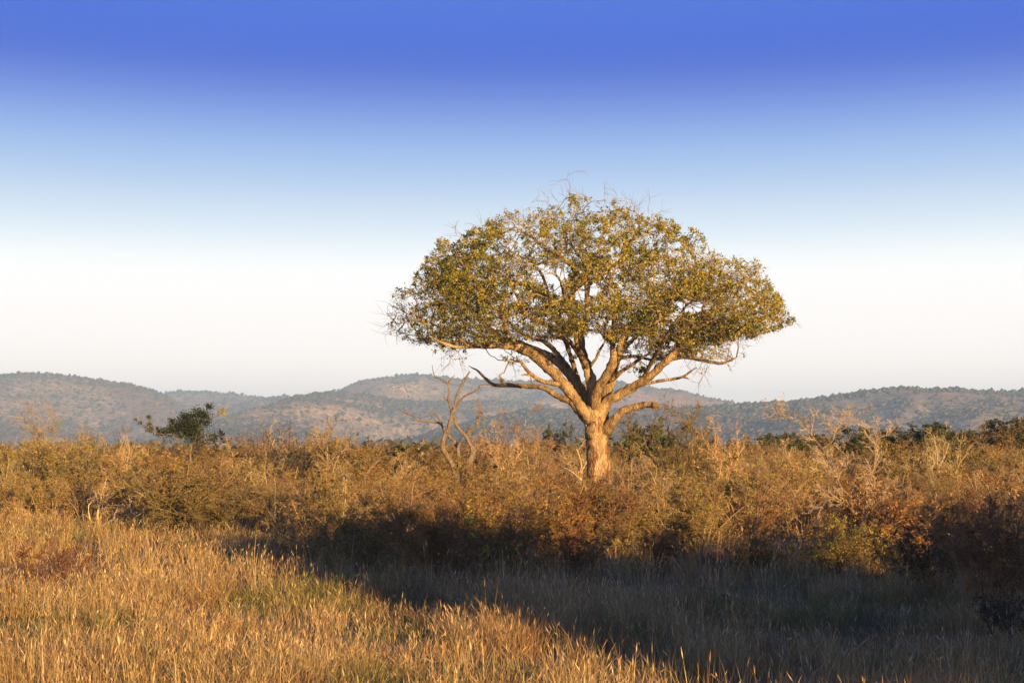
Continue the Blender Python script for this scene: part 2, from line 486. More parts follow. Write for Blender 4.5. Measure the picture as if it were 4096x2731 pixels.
def hill(name, sky_pts, dist, reach, soil, n_tree, tree_sz, seed, label, gully=0.42, dens=None, dslope=0.0, cliff=None):
    """a ridge whose skyline is the photographed one, seen from a real distance"""
    rg = np.random.default_rng(seed)
    sp = np.array(sky_pts)
    fx = np.linspace(sp[0, 0], sp[-1, 0], 190)
    fy = np.interp(fx, sp[:, 0], sp[:, 1])
    fy = fy + (fbm(fx / 60.0, fx * 0 + seed, seed, 3) - 0.5) * 10
    dd = dist + dslope * (fx - fx.mean()) / (fx[-1] - fx[0]) * 2
    top = np.array([at(a, b, c) for a, b, c in zip(fx, fy, dd)])
    rh = np.maximum(top[:, 2], 0.5)
    nv = 52
    v = np.concatenate([np.linspace(-0.15, 1, nv), np.linspace(1.04, 1.8, 14)])       # 0 foot, 1 ridge, beyond: the back
    Y = top[None, :, 1] + (v[:, None] - 1) * reach
    X = top[None, :, 0] * (1 + (v[:, None] - 1) * 0.04)
    s = np.where(v <= 1, np.clip(v, 0, 1) ** 0.9 * 0.72 + 0.28 * np.clip(v, 0, 1) ** 3, 1 - ((np.clip(v, 1, 2) - 1) / 0.8) ** 1.4 * 0.9)[:, None]
    gul = fbm(X / (reach * 0.22), Y / (reach * 0.55), seed + 5, 4) - 0.5
    gul2 = np.abs(fbm(X / (reach * 0.10), Y / (reach * 0.3), seed + 9, 3) - 0.5) * 2
    env = np.clip(np.sin(np.clip(v, 0, 1) * math.pi), 0, 1)[:, None] ** 0.8
    Z = rh[None, :] * (s + env * (gul * gully * 2.0 - gul2 * gully * 0.5))
    if cliff is not None:                              # a rock band part way up
        cs, ch = cliff
        Z = Z + rh[None, :] * ch * (1 / (1 + np.exp(-(s - cs) * 45)) - s) * env * (0.5 + fbm(X / 180, Y / 400, seed + 3, 2))
    Z = np.minimum(Z, np.where(v[:, None] < 1, EYE + (rh[None, :] - EYE) * (Y / top[None, :, 1]) - 0.5, 1e9))
    Z = np.where(v[:, None] < 0, -6 * np.ones_like(Z), np.maximum(Z, -3))
    soil = np.array(soil)
    c = soil[None, None, :] * (0.75 + 0.5 * fbm(X / 90, Y / 90, seed + 2, 3))[:, :, None] * np.ones((1, 1, 3))
    red = np.clip((fbm(X / 260, Y / 260, seed + 4, 3) - 0.52) * 6, 0, 1)[:, :, None]
    c = c * (1 - red) + np.array([0.28, 0.155, 0.085]) * red
    g = Geo(); idx = np.arange(X.size).reshape(X.shape)
    g.add(np.stack([X, Y, Z], -1).reshape(-1, 3), c.reshape(-1, 3),
          q=np.stack([idx[:-1, :-1], idx[:-1, 1:], idx[1:, 1:], idx[1:, :-1]], -1).reshape(-1, 4))
    tag(g.build(name, M_HILL, smooth=True), label, kind='structure')
    # the wood on it
    m = n_tree * 4
    iu = rg.uniform(0, 189, m); iv = rg.uniform(3, nv + 4, m)
    iv[: m // 14] = rg.uniform(nv - 3, nv + 1, m // 14)
    iu0 = np.minimum(iu.astype(int), 188); iv0 = np.minimum(iv.astype(int), nv + 10)
    fu = iu - iu0; fv = iv - iv0
    bil = lambda A: (A[iv0, iu0] * (1 - fu) + A[iv0, iu0 + 1] * fu) * (1 - fv) + (A[iv0 + 1, iu0] * (1 - fu) + A[iv0 + 1, iu0 + 1] * fu) * fv
    p = np.stack([bil(X), bil(Y), bil(Z)], -1)
    px, py = to_px(p)
    dn = np.clip((fbm(p[:, 0] / 130, p[:, 1] / 130, seed + 7, 5) - 0.40) * 5, 0.16, 1)
    dn = np.where(gul[iv0, iu0] < -0.06, dn + 0.35, dn)
    if dens is not None:
        dn = dn * dens(px, py)
    dn[: m // 14] = np.maximum(dn[: m // 14], 0.7)
    keep = np.where((rg.random(m) < dn) & (p[:, 2] > 0))[0][:n_tree]
    p = p[keep]; n = len(p)
    sc = tree_sz * np.clip(np.exp(rg.normal(size=n) * 0.42), 0.4, 2.0)
    jit = 1 + rg.uniform(-0.3, 0.3, (n, len(ICO_V)))
    V = p[:, None, :] + ICO_V[None] * jit[:, :, None] * sc[:, None, None] * np.array([1.0, 1.0, 0.8]) + (sc * 0.5)[:, None, None] * np.array([0, 0, 1.0])
    T = (ICO_T[None] + (np.arange(n) * len(ICO_V))[:, None, None]).reshape(-1, 3)
    cc = pal(rg, n, TREE_G, None, 0.3)
    g = Geo(); g.add(V.reshape(-1, 3), np.repeat(cc, len(ICO_V), 0), t=T)
    tag(g.build('hillside_woodland', M_LEAF), 'far dark green trees scattered over ' + label, 'woodland', kind='stuff')


hill('hill', [z6(-420, 190), z6(-250, 150), z6(0, 117), z6(70, 107), z6(220, 109), z6(330, 122), z6(470, 137), z6(560, 150), z6(640, 170), z6(700, 192),
              z6(740, 213), z6(800, 255), z6(870, 320), z6(960, 400), z6(1020, 434)],
     3300, 1300, (0.37, 0.275, 0.165), 4600, 2.9, 11, 'the rounded tan hill at the end of the range')
hill('hill', [z6(560, 330), z6(650, 250), z6(740, 206), z6(780, 193), z6(850, 189), z6(960, 194), z6(1060, 201), z6(1150, 211), z6(1210, 219), z6(1330, 240), z6(1480, 300), z6(1600, 400)],
     4300, 1300, (0.32, 0.24, 0.155), 2600, 3.5, 12, 'the low far hill in the saddle')
hill('hill', [z6(960, 330), z6(1080, 255), z6(1210, 222), z6(1330, 212), z6(1560, 190), z6(1600, 166), z6(1650, 147), z6(1750, 129), z6(1830, 119), z6(1900, 117), z6(2000, 122), z6(2100, 132),
              z6(2350, 140), z7(200, 145), z7(500, 150), z7(600, 167), z7(720, 180), z7(800, 192), z7(900, 227), z7(1000, 257), z7(1100, 290), z7(1250, 350), z7(1400, 434)],
     3900, 1100, (0.34, 0.245, 0.15), 6500, 3.4, 13, 'the broad long-backed hill behind the tall tree', cliff=(0.5, 0.35))
hill('hill', [z6(940, 434), z6(1000, 390), z6(1070, 345), z6(1100, 318), z6(1200, 268), z6(1300, 236), z6(1350, 213), z6(1460, 199), z6(1560, 197), z6(1700, 214), z6(1850, 236), z6(1950, 242), z6(2200, 236),
              z6(2352, 240), z7(150, 262), z7(330, 300), z7(520, 360), z7(640, 434)],
     3000, 900, (0.34, 0.245, 0.15), 7500, 3.0, 14, 'the front shoulder of the broad hill', gully=0.55,
     dens=lambda x, y: 1 + 2.0 * ((x < 1250) | ((x > 1480) & (x < 1750) & (y < 1680))), dslope=250, cliff=(0.62, 0.45))  # wood on the left flank thickened with dark trees to stand in for its shade
hill('hill', [z7(-500, 434), z7(-330, 370), z7(-120, 315), z7(60, 285), z7(300, 276), z7(450, 276), z7(830, 270), z7(960, 264), z7(1040, 256), z7(1100, 250), z7(1200, 248), z7(1270, 250), z7(1330, 240),
              z7(1450, 221), z7(1540, 212), z7(1620, 192), z7(1700, 180), z7(1780, 177), z7(1900, 186), z7(2050, 183), z7(2150, 191), z7(2250, 196), z7(2352, 191), z7(2600, 175), z7(2900, 200)],
     2300, 800, (0.36, 0.265, 0.16), 10000, 2.9, 15, 'the wooded rocky ridge behind the dark tree line', gully=0.5,
     dens=lambda x, y: 0.75 + 1.3 * (x < 3200))

# ------------------------------------------------------------------ the tall tree
TD = 53.0
A_ = lambda x, y: (1800 + x / 2.138, 1250 + y / 2.138)
P_ = lambda x, y: (1450 + x / 1.2443, 700 + y / 1.2443)
L_ = lambda x, y: (1500 + x / 2.412, 750 + y / 2.412)
R_ = lambda x, y: (2300 + x / 2.412, 750 + y / 2.412)
D_ = lambda x, y: (1550 + x / 3.266, 1420 + y / 3.266)
T_ = lambda x, y: (3050 + x / 2.613, 1550 + y / 2.613)
Z3 = lambda x, y: (1200 + x / 1.68, 1600 + y / 1.68)
SC = {A_: 2.138, P_: 1.2443, L_: 2.412, R_: 2.412, D_: 3.266, T_: 2.613, Z3: 1.68, z6: 1.1484, z7: 1.1484}


def trace(fn, pts, d, dy0=0.0, dy1=0.0, dpow=1.0, thin=1.0):
    """traced limb: [(x,y,width)] in a zoomed view -> [(X,Y,Z,radius)]; it leans dy0..dy1 m in depth"""
    out = []
    n = len(pts) - 1
    for k, (x, y, w) in enumerate(pts):
        dd = d + dy0 + (dy1 - dy0) * (k / n) ** dpow
        p = at(*fn(x, y), dd)
        out.append([*p, w / SC[fn] / 5688 * dd * 0.5 * thin])
    return np.array(out)


def limb_geo(g, tr, rg, sides=10, step=0.22, lump=0.10, col=(1, 1, 1), cap=True):
    Ln = np.sum(np.linalg.norm(np.diff(tr[:, :3], axis=0), axis=1))
    m = max(4, int(Ln / step))
    s = catmull(tr, m)
    s[:, 3] = np.maximum(s[:, 3], 0.006)
    r = s[:, 3] * (1 + rg.normal(size=m) * lump * 0.5)
    P = s[:, :3] + rg.normal(size=(m, 3)) * (s[:, 3:4] * lump * 0.6)
    g2 = Geo()
    tubes(g2, P[None], r[None], col, sides, cap)
    V = g2.v[0].reshape(m, sides, 3)
    cen = P[:, None, :]
    V = cen + (V - cen) * (1 + rg.normal(size=(m, sides, 1)) * lump * 0.7)
    g.add(V.reshape(-1, 3), col, q=g2.q[0], t=g2.t[0] if g2.t else None)
    return s


rt = np.random.default_rng(21)
base = at(2048 + (A_(1280, 0)[0] - 2048), 1777, TD); base[2] = gz(base[0], base[1])
marula = empty('tall_tree', tuple(base), 'tall spreading tree with pale forked trunk and olive umbrella crown', 'tree')
inv = lambda o: None
limbs = [   # (fn, pts, dy0, dy1, leafy)
    (A_, [(1200, 935, 90), (1160, 870, 105), (1060, 720, 110), (960, 600, 115), (860, 490, 110), (760, 400, 108), (640, 320, 105), (540, 285, 92), (440, 285, 62), (320, 290, 48), (180, 292, 40), (60, 295, 34), (-60, 260, 26), (-180, 200, 20)], 0, -4.0, 1),
    (A_, [(1200, 960, 95), (1100, 830, 92), (1040, 770, 75), (960, 735, 62), (880, 690, 58), (800, 645, 52), (720, 632, 48), (600, 625, 48), (480, 620, 42), (370, 615, 36), (300, 560, 28), (240, 500, 24), (205, 480, 15), (160, 455, 7)], 0.3, 3.0, 0),
    (A_, [(1200, 900, 90), (1170, 760, 110), (1110, 640, 110), (1020, 520, 105), (930, 430, 95), (850, 370, 88), (760, 330, 75), (660, 290, 65), (580, 250, 55), (480, 240, 50), (380, 230, 40), (200, 180, 30), (60, 100, 22)], 0.3, 4.8, 1),
    (A_, [(1190, 780, 80), (1090, 600, 75), (1000, 460, 62), (920, 360, 58), (860, 290, 50), (790, 240, 42), (720, 225, 32), (600, 170, 25), (480, 60, 18)], 0.6, 3.2, 1),
    (A_, [(1215, 930, 110), (1230, 760, 115), (1205, 580, 112), (1170, 470, 108), (1140, 380, 100), (1115, 290, 95), (1115, 230, 92), (1130, 170, 80), (1165, 80, 55), (1170, -60, 50), (1176, -227, 58), (1176, -245, 55)], 0, 0.2, 1),
    (L_, [(2040, 930, 60), (1950, 830, 60), (1880, 740, 55), (1800, 690, 50), (1650, 590, 36), (1500, 470, 26), (1350, 380, 18)], 0.2, -0.5, 1),
    (L_, [(2050, 940, 60), (2130, 880, 55), (2260, 790, 44), (2400, 660, 34), (2500, 480, 24), (2560, 330, 16)], 0.2, 0.8, 1),
    (L_, [(2060, 900, 40), (2050, 820, 36), (2000, 700, 32), (1900, 560, 28), (1880, 400, 20), (1930, 260, 14)], 0.2, 1.2, 1),
    (L_, [(1990, 1400, 60), (1900, 1280, 55), (1855, 1150, 50), (1870, 1050, 52), (1940, 980, 44), (2010, 920, 40)], 0.3, 1.6, 1),
    (L_, [(1950, 1440, 60), (1840, 1330, 50), (1700, 1100, 38), (1620, 860, 34), (1560, 760, 28), (1620, 720, 24), (1740, 640, 18)], 0.3, 3.4, 1),
    (L_, [(1700, 1100, 34), (1530, 950, 36), (1400, 930, 30), (1300, 890, 24), (1180, 820, 16)], 2.4, 3.8, 1),
    (A_, [(1110, 370, 50), (1085, 330, 50), (1030, 260, 48), (980, 225, 45), (900, 205, 40), (820, 205, 32), (740, 215, 26), (640, 230, 18)], 0, -2.8, 1),
    (A_, [(1270, 950, 120), (1250, 760, 112), (1250, 680, 105), (1290, 610, 98), (1340, 530, 95), (1390, 430, 92), (1400, 350, 66), (1385, 250, 60), (1395, 180, 60), (1480, 140, 48), (1570, 135, 45), (1660, 155, 45), (1740, 110, 42), (1810, 20, 34), (1870, -70, 25), (1960, -160, 18)], -0.1, -3.6, 1),
    (A_, [(1395, 190, 50), (1400, 60, 45), (1390, -100, 38), (1360, -250, 28), (1440, -420, 18)], -1.8, -2.6, 1),
    (A_, [(1300, 930, 120), (1335, 720, 105), (1365, 610, 98), (1400, 500, 90), (1425, 390, 70), (1450, 290, 52), (1500, 190, 42), (1600, 80, 34), (1700, -120, 26), (1760, -330, 18)], 0.2, 2.6, 1),
    (A_, [(1380, 580, 60), (1470, 500, 42), (1550, 450, 36), (1650, 380, 28), (1740, 330, 18)], 0.3, -1.2, 1),
    (A_, [(1420, 400, 50), (1500, 380, 40), (1600, 375, 30), (1700, 400, 22), (1790, 405, 12)], 0.6, 2.2, 1),
    (A_, [(1300, 960, 130), (1315, 830, 118), (1355, 750, 110), (1440, 710, 100), (1540, 650, 92), (1640, 590, 88), (1740, 520, 80), (1800, 460, 78), (1880, 390, 74), (1990, 285, 64), (2090, 180, 60), (2180, 95, 50), (2300, 70, 38), (2430, 60, 30), (2600, 10, 22)], 0, -1.4, 1),
    (A_, [(1860, 400, 50), (1990, 380, 42), (2120, 400, 38), (2220, 420, 34), (2300, 435, 28), (2380, 415, 20), (2450, 380, 12)], -0.8, -2.2, 1),
    (R_, [(1250, 1310, 50), (1235, 1180, 44), (1280, 1100, 36), (1420, 980, 28), (1560, 930, 20), (1660, 840, 14)], -1.1, -0.6, 1),
    (A_, [(1620, 620, 44), (1720, 600, 35), (1820, 580, 33), (1920, 565, 30), (2000, 545, 26), (2060, 500, 18), (2110, 470, 9)], -0.5, -1.6, 0),
    (A_, [(1980, 550, 22), (2020, 558, 16), (2045, 568, 8)], -1.4, -1.6, 0),
    (A_, [(1250, 1050, 90), (1330, 1000, 120), (1370, 965, 108), (1420, 900, 86), (1490, 840, 78), (1570, 810, 72), (1660, 790, 68), (1720, 788, 66), (1775, 805, 62)], -0.1, -1.5, 0),
    (A_, [(960, 620, 52), (920, 610, 50), (850, 600, 48), (770, 580, 48), (700, 530, 42), (650, 480, 34), (600, 420, 28), (540, 418, 24), (480, 410, 10)], -0.9, -2.0, 1),
    (A_, [(700, 530, 26), (650, 530, 22), (610, 535, 12)], -1.5, -1.6, 0),
    (A_, [(690, 545, 20), (700, 590, 16), (715, 610, 8)], -1.5, -1.4, 0),
    (A_, [(1190, 480, 36), (1215, 440, 32), (1250, 390, 30), (1280, 320, 26), (1330, 230, 18), (1330, 130, 12)], 0.2, 1.2, 1),
    (L_, [(1290, 1470, 60), (1260, 1310, 58), (1220, 1190, 50), (1260, 1080, 44), (1330, 1000, 38), (1380, 880, 34), (1450, 760, 26), (1500, 660, 16)], -2.6, -2.2, 1),
    (A_, [(950, 215, 46), (910, 145, 44), (720, 60, 50), (620, -20, 44), (590, -110, 32), (520, -230, 22)], -1.4, -2.8, 1),
    (L_, [(1240, 1230, 40), (1120, 1130, 40), (1020, 1000, 38), (920, 860, 30), (840, 730, 20), (760, 600, 12)], -2.6, -3.4, 1),
    (A_, [(180, 292, 36), (110, 250, 32), (40, 190, 28), (-100, 120, 24), (-260, 60, 18), (-420, 90, 12)], -3.2, -3.8, 1),
    (A_, [(480, 240, 44), (300, 100, 36), (130, -60, 28), (-60, -180, 20)], 3.6, 5.0, 1),
    (A_, [(1400, 500, 60), (1480, 330, 46), (1640, 150, 40), (1800, -20, 32), (1960, -150, 24)], 0.6, 4.8, 1),
    (A_, [(1110, 640, 60), (1040, 400, 50), (960, 180, 44), (840, -40, 34), (700, -220, 24)], 1.0, 5.6, 1),
    (A_, [(1170, 470, 50), (1090, 300, 46), (1060, 120, 40), (1000, -60, 34), (950, -240, 24)], -0.4, -4.4, 1),
    (A_, [(1640, 590, 50), (1720, 430, 44), (1800, 290, 38), (1900, 120, 30), (2020, -60, 22)], -0.3, -4.2, 1),
]


def local(tr):
    t = tr.copy(); t[:, :3] -= base
    return t


g = Geo()
tk = trace(A_, [(1290, 1790, 290), (1282, 1700, 240), (1276, 1500, 205), (1268, 1300, 192), (1262, 1150, 188), (1258, 1050, 195), (1248, 950, 205), (1235, 860, 190), (1225, 780, 120)], TD)
s = limb_geo(g, local(tk), rt, 22, 0.12, 0.05)
g.build('trunk', M_TRUNK, marula, smooth=True)
nodes = []; nrad = []
for fn, pts, a, b, leafy in limbs:
    g = Geo()
    s = limb_geo(g, local(trace(fn, pts, TD, a, b, thin=0.84)), rt, 10, 0.14, 0.10)
    lo_ = g.build('limb', M_BARK, marula, smooth=True)
    if pts[-1][:2] == (1775, 805):
        stub = lo_
    if leafy:
        k = max(2, int(len(s) * 0.30))
        nodes.append(s[k:, :3]); nrad.append(s[k:, 3])
# broken end of the stub
e0 = local(trace(A_, [(1700, 790, 66), (1760, 802, 66), (1785, 808, 60)], TD, -1.4, -1.53))
g = Geo()
for k in range(26):
    a = rt.uniform(0, 6.28); rr = e0[1, 3] * math.sqrt(rt.random()) * 1.0
    o = np.array([0, math.cos(a), math.sin(a)]) * rr
    p0 = e0[1, :3] + o - np.array([0.12, 0, -0.02])
    p1 = p0 + np.array([rt.uniform(0.14, 0.27), rt.normal() * 0.02, rt.normal() * 0.03 - 0.02])
    tubes(g, np.array([[p0, (p0 + p1) / 2, p1]]), np.array([[0.035, 0.03, 0.012]]), (1, 1, 1), 4)
g.build('broken_end', M_CUT, stub)

# crown by space colonisation inside the photographed outline
axis_x = at(*P_(1170, 1700), TD)[0] - base[0]
u2m = lambda px: abs(px - 1170) / 1.2443 / 5688 * TD
zm = lambda py: at(*P_(1170, py), TD)[2] - base[2]
LT = [(1170, 118), (1000, 128), (870, 150), (700, 185), (590, 215), (500, 290), (400, 335), (310, 385), (230, 480), (180, 560), (130, 650), (100, 740)]
RT = [(1170, 118), (1260, 125), (1400, 170), (1500, 205), (1600, 255), (1690, 300), (1760, 390), (1950, 415), (2010, 490), (2080, 600), (2150, 690), (2190, 740)]
LB = [(1170, 800), (900, 830), (700, 845), (500, 860), (420, 880), (350, 850), (200, 830), (100, 780)]
RB = [(1170, 800), (1280, 900), (1400, 960), (1550, 900), (1700, 930), (1880, 920), (1920, 850), (2000, 800), (2120, 755), (2190, 740)]
prof = lambda T: (np.array([u2m(x) for x, _ in T]), np.array([zm(y) for _, y in T]))
(lr, lz), (rr_, rz), (lbr, lbz), (rbr, rbz) = map(prof, (LT, RT, LB, RB))


def crown_ok(p, rg, loose=0.0):
    dx = p[:, 0] - axis_x; dy = p[:, 1]
    rho = np.hypot(dx, dy); w = (1 + dx / np.maximum(rho, 1e-6)) / 2
    zt = np.interp(rho, lr, lz) * (1 - w) + np.interp(rho, rr_, rz) * w
    zb = np.interp(rho, lbr, lbz) * (1 - w) + np.interp(rho, rbr, rbz) * w
    zb = np.maximum(zb, zt - 4.4 - 0.25 * rho)
    ok = (p[:, 2] < zt + loose) & (p[:, 2] > zb) & (rho < 7.75)
    fx, fy = to_px(p + base)
    qx = (fx - 1450) * 1.2443; qy = (fy - 700) * 1.2443
    top = 120 * (fbm(qx / 80.0, qx * 0 + 3, 77, 3) - 0.40) + np.where(qx < 1170, np.interp(qx, [x for x, _ in LT[::-1]], [y for _, y in LT[::-1]]), np.interp(qx, [x for x, _ in RT], [y for _, y in RT]))
    bot = np.where(qx < 1170, np.interp(qx, [x for x, _ in LB[::-1]], [y for _, y in LB[::-1]]), np.interp(qx, [x for x, _ in RB], [y for _, y in RB]))
    ok &= (qy > top - 40 * loose) & (qy < bot)
    for cx, cy, a, b in ((930, 500, 80, 42), (1085, 590, 30, 45), (1150, 570, 22, 40), (1650, 655, 85, 30), (745, 590, 26, 30), (1160, 860, 60, 80), (1600, 640, 40, 22), (975, 560, 26, 30),
                         (640, 385, 28, 16), (1010, 700, 26, 18), (250, 625, 45, 16), (1880, 860, 60, 40), (1340, 830, 26, 30), (1560, 345, 30, 18), (1270, 480, 22, 20), (1080, 905, 40, 40), (1560, 700, 30, 24)):
        ok &= ((qx - cx) / a) ** 2 + ((qy - cy) / b) ** 2 > 1
    return ok, qx, qy


cand = np.stack([rt.uniform(-8, 8, 26000), rt.uniform(-7.6, 7.6, 26000), rt.uniform(5.5, 12.4, 26000)], -1)
ok, qx, qy = crown_ok(cand, rt)
cand = cand[ok]
clump = []
for p in cand:                                         # foliage clumps, kept apart
    if len(clump) == 0 or np.min(np.sum((np.array(clump) - p) ** 2, 1)) > 0.86 ** 2:
        clump.append(p)
    if len(clump) >= 900:
        break
for lo, hi in (((-8, -4.5, 6.3), (-3.6, 4.0, 9.6)), ((3.3, -4.5, 5.9), (7.8, 4.0, 9.4))):       # fuller skirts on both sides
    c2 = rt.uniform(lo, hi, (9000, 3))
    k2 = 0
    for p in c2[crown_ok(c2, rt)[0]]:
        if np.min(np.sum((np.array(clump) - p) ** 2, 1)) > 0.56 ** 2:
            clump.append(p); k2 += 1
        if k2 >= 130:
            break
clump = np.array(clump)
att = clump[:, None, :] + rt.normal(size=(len(clump), 15, 3)) * np.array([0.34, 0.34, 0.16])
att = att.reshape(-1, 3)
att = att[crown_ok(att, rt, 0.12)[0]]
# bare twigs that stick out: on the top of the crown and at the left tips
def bare_pts(fn, lst, n, spread):
    o = []
    for x, y, d in lst:
        o.append(at(*fn(x, y), TD + d) - base + rt.normal(size=(n, 3)) * spread)
    return np.concatenate(o)
barep = bare_pts(P_, [(890, 120, -.5), (940, 100, .3), (990, 85, -.4), (1050, 95, .5), (1090, 100, 0), (1190, 100, .4), (1310, 140, -.6), (1360, 130, .2), (1400, 150, .5), (1430, 180, -.3), (1380, 190, .4),
                      (1300, 170, -.8), (470, 300, 0), (500, 280, .5), (545, 250, .3), (130, 690, -2), (170, 730, -2.4), (130, 760, -1.8), (150, 800, -2.2), (210, 740, -2.8), (420, 940, -3), (450, 960, -3), (440, 900, -2.8),
                      (1680, 1000, -1.6), (1690, 950, -1.5), (1930, 850, -1), (1560, 960, -1)], 4, 0.30)
extra = bare_pts(P_, [(770, 940, -1.8), (755, 975, -1.8), (730, 915, -2), (800, 905, -1.7), (1340, 900, 1), (1420, 940, 1.5), (1300, 950, 1), (1450, 870, -.5), (1380, 965, 1), (1690, 960, -1.6), (1680, 1010, -1.6), (400, 885, -3), (480, 900, -3), (440, 925, -3),
                      (1760, 930, -1.8), (1850, 920, -2), (1880, 880, -2), (1500, 900, 1.2), (1560, 880, 1), (980, 900, 1.5), (1020, 880, 1.2), (1190, 880, 1)], 9, np.array([0.2, 0.25, 0.15]))
att = np.concatenate([att, extra, barep])
nod = np.concatenate(nodes); par = -np.ones(len(nod), int); n0 = len(nod)
rootr = np.concatenate(nrad)
alive = np.ones(len(att), bool)
dmin = np.full(len(att), 1e9); near = np.zeros(len(att), int)


def upd(lo, hi):
    for s0 in range(lo, hi, 1500):
        s1 = min(hi, s0 + 1500)
        d = np.sqrt(np.maximum(((att[:, None, :] - nod[None, s0:s1]) ** 2).sum(-1), 0))
        j = d.argmin(1); m = d[np.arange(len(att)), j]
        b = m < dmin
        dmin[b] = m[b]; near[b] = j[b] + s0


upd(0, len(nod))
STEP = 0.20
for it in range(60):
    act = alive & (dmin < 3.5)
    if not act.any():
        break
    ids = near[act]; dv = norm(att[act] - nod[ids])
    un, iv = np.unique(ids, return_inverse=True)
    acc = np.zeros((len(un), 3)); np.add.at(acc, iv, dv)
    dirs = norm(norm(acc) + rt.normal(size=acc.shape) * 0.16)
    lo = len(nod)
    nod = np.concatenate([nod, nod[un] + dirs * STEP]); par = np.concatenate([par, un])
    upd(lo, len(nod))
    alive &= dmin > 0.21
nch = np.bincount(par[par >= 0], minlength=len(nod))
wgt = np.zeros(len(nod))
for i in range(len(nod) - 1, n0 - 1, -1):
    if nch[i] == 0:
        wgt[i] = 1.0
    wgt[par[i]] += wgt[i]
rad = np.clip(0.0062 * np.maximum(wgt, 1) ** 0.47, 0.006, 0.075)
e = np.arange(n0, len(nod))
pr = np.minimum(rad[par[e]], rad[e] * 1.25)
g = Geo()
big = rad[e] > 0.02
tw_col = lambda n: pal(rt, n, [[0.19, 0.13, 0.075], [0.14, 0.095, 0.055], [0.25, 0.175, 0.10]], None, 0.15)
ext = (nod[e] - nod[par[e]]) * 0.06
for msk, sd in ((big, 6), (~big, 3)):
    i = e[msk]
    tubes(g, np.stack([nod[par[i]] - ext[msk], nod[i] + ext[msk]], 1), np.stack([pr[msk], rad[i]], 1), tw_col(len(i)), sd)
# fine end twigs
tips = e[nch[e] == 0]
thin = e[rad[e] < 0.016]
src = np.concatenate([np.repeat(tips, 2), np.repeat(thin, 1)])
dpar = norm(nod[src] - nod[par[src]])
bareN = np.zeros(len(nod), bool)
dd_ = np.full(len(nod), 9.0)
for s0 in range(0, len(nod), 3000):
    dd_[s0:s0 + 3000] = np.sqrt(((nod[s0:s0 + 3000, None, :] - barep[None]) ** 2).sum(-1)).min(1)
bareN = dd_ < 0.33
tl = np.where(bareN[src], 0.42, 0.26) * rt.uniform(0.6, 1.4, len(src))
TP, TR = grow(rt, nod[src], norm(dpar + rand_dirs(len(src), rt) * 0.75), tl, np.full(len(src), 0.0052), 3, 0.2, 0.03, 0.5)
tubes(g, TP, TR, tw_col(len(src)), 3)
g.build('twigs', M_TWIG, marula)
# leaves
def leaf_cols(p, n, rg, tw):
    f = np.clip(fbm(p[:, 0] / 1.1 + 9, p[:, 2] / 1.1 + p[:, 1] / 1.3, 31, 3) * 2.2 - 0.6, 0, 1)[:, None]
    green = pal(rg, n, [[0.13, 0.14, 0.013], [0.17, 0.17, 0.016], [0.085, 0.10, 0.013]], None, 0.2)
    gold = pal(rg, n, [[0.37, 0.31, 0.03], [0.31, 0.27, 0.025], [0.38, 0.27, 0.04]], None, 0.2)
    pick = ((tw * 0.61803) % 1.0)[:, None] * 0.75 + rg.random((n, 1)) * 0.25 < (0.26 + 0.6 * f)
    return np.where(pick, gold, green)


lt = np.repeat(np.arange(len(src)), 18)
tt = rt.random((len(lt), 1)) * 1.6
i0 = np.minimum(tt.astype(int), 1)[:, 0]
lp = TP[lt, i0] * (1 - (tt - i0[:, None])) + TP[lt, i0 + 1] * (tt - i0[:, None]) + rt.normal(size=(len(lt), 3)) * 0.035
keep = rt.random(len(lt)) < np.where(bareN[src[lt]], 0.04, 0.92)
ok2, qx, qy = crown_ok(lp, rt, 0.5)
nx_ = np.full(len(lp), 9.0)
for s0 in range(0, len(lp), 20000):
    nx_[s0:s0 + 20000] = ((lp[s0:s0 + 20000, None, :] - extra[None, ::3]) ** 2).sum(-1).min(1)
keep &= ok2 | (nx_ < 0.1)
brown = fbm(lp[:, 0] / 1.6 + 3, lp[:, 2] / 0.7 + 8, 55, 2)      # thinly leaved, twiggy streaks
keep &= rt.random(len(lt)) < np.clip((0.66 - brown) * 7, 0.22, 1)
hole = fbm(lp[:, 0] / 0.75 + lp[:, 1] / 1.1 + 20, lp[:, 2] / 0.5 + lp[:, 1] / 1.4 + 11, 91, 2)
keep &= rt.random(len(lt)) < np.clip((hole - 0.385) * 9, 0.05, 1)
lp = lp[keep]
g = Geo(); leaves(g, lp, np.full(len(lp), 0.084), leaf_cols(lp, len(lp), rt, lt[keep]), rt, 0.6, -0.1)
g.build('crown', M_LEAF, marula)
print('tree nodes', len(nod), 'leaves', len(lp), 'clumps', len(clump))

# ------------------------------------------------------------------ traced dead and bare trees
def side_twigs(g, trs, rg, per_m, ln, rad, col, up=0.15, gens=2, bias=None, tmin=0.25):
    for tr in trs:
        L = np.sum(np.linalg.norm(np.diff(tr[:, :3], axis=0), axis=1))
        n = int(L * per_m)
        if n < 1:
            continue
        s = catmull(tr, 24)
        P, Rd = s[None, :, :3], s[None, :, 3]
        p, d, l, r = spawn(rg, P, Rd, n, tmin, 1.0, (0.6, 1.2), 1.0, np.array([ln]), 0.5, up)
        if bias is not None:
            d = norm(d + np.array(bias))
        B, Br = grow(rg, p, d, l, np.minimum(r, rad), 4, 0.14, 0.03, 0.35)
        tubes(g, B, Br, pal(rg, n, col, None, 0.15), 3)
        for k in range(gens - 1):
            p, d, l, r = spawn(rg, B, Br, 4, 0.2, 1.0, (0.5, 1.1), 0.55, l, 0.7, 0.05, 0.0055)
            if bias is not None:
                d = norm(d + np.array(bias) * 0.7)
            B, Br = grow(rg, p, d, l, r, 3, 0.12, 0.02, 0.5)
            tubes(g, B, Br, pal(rg, len(p), col, None, 0.15), 3)


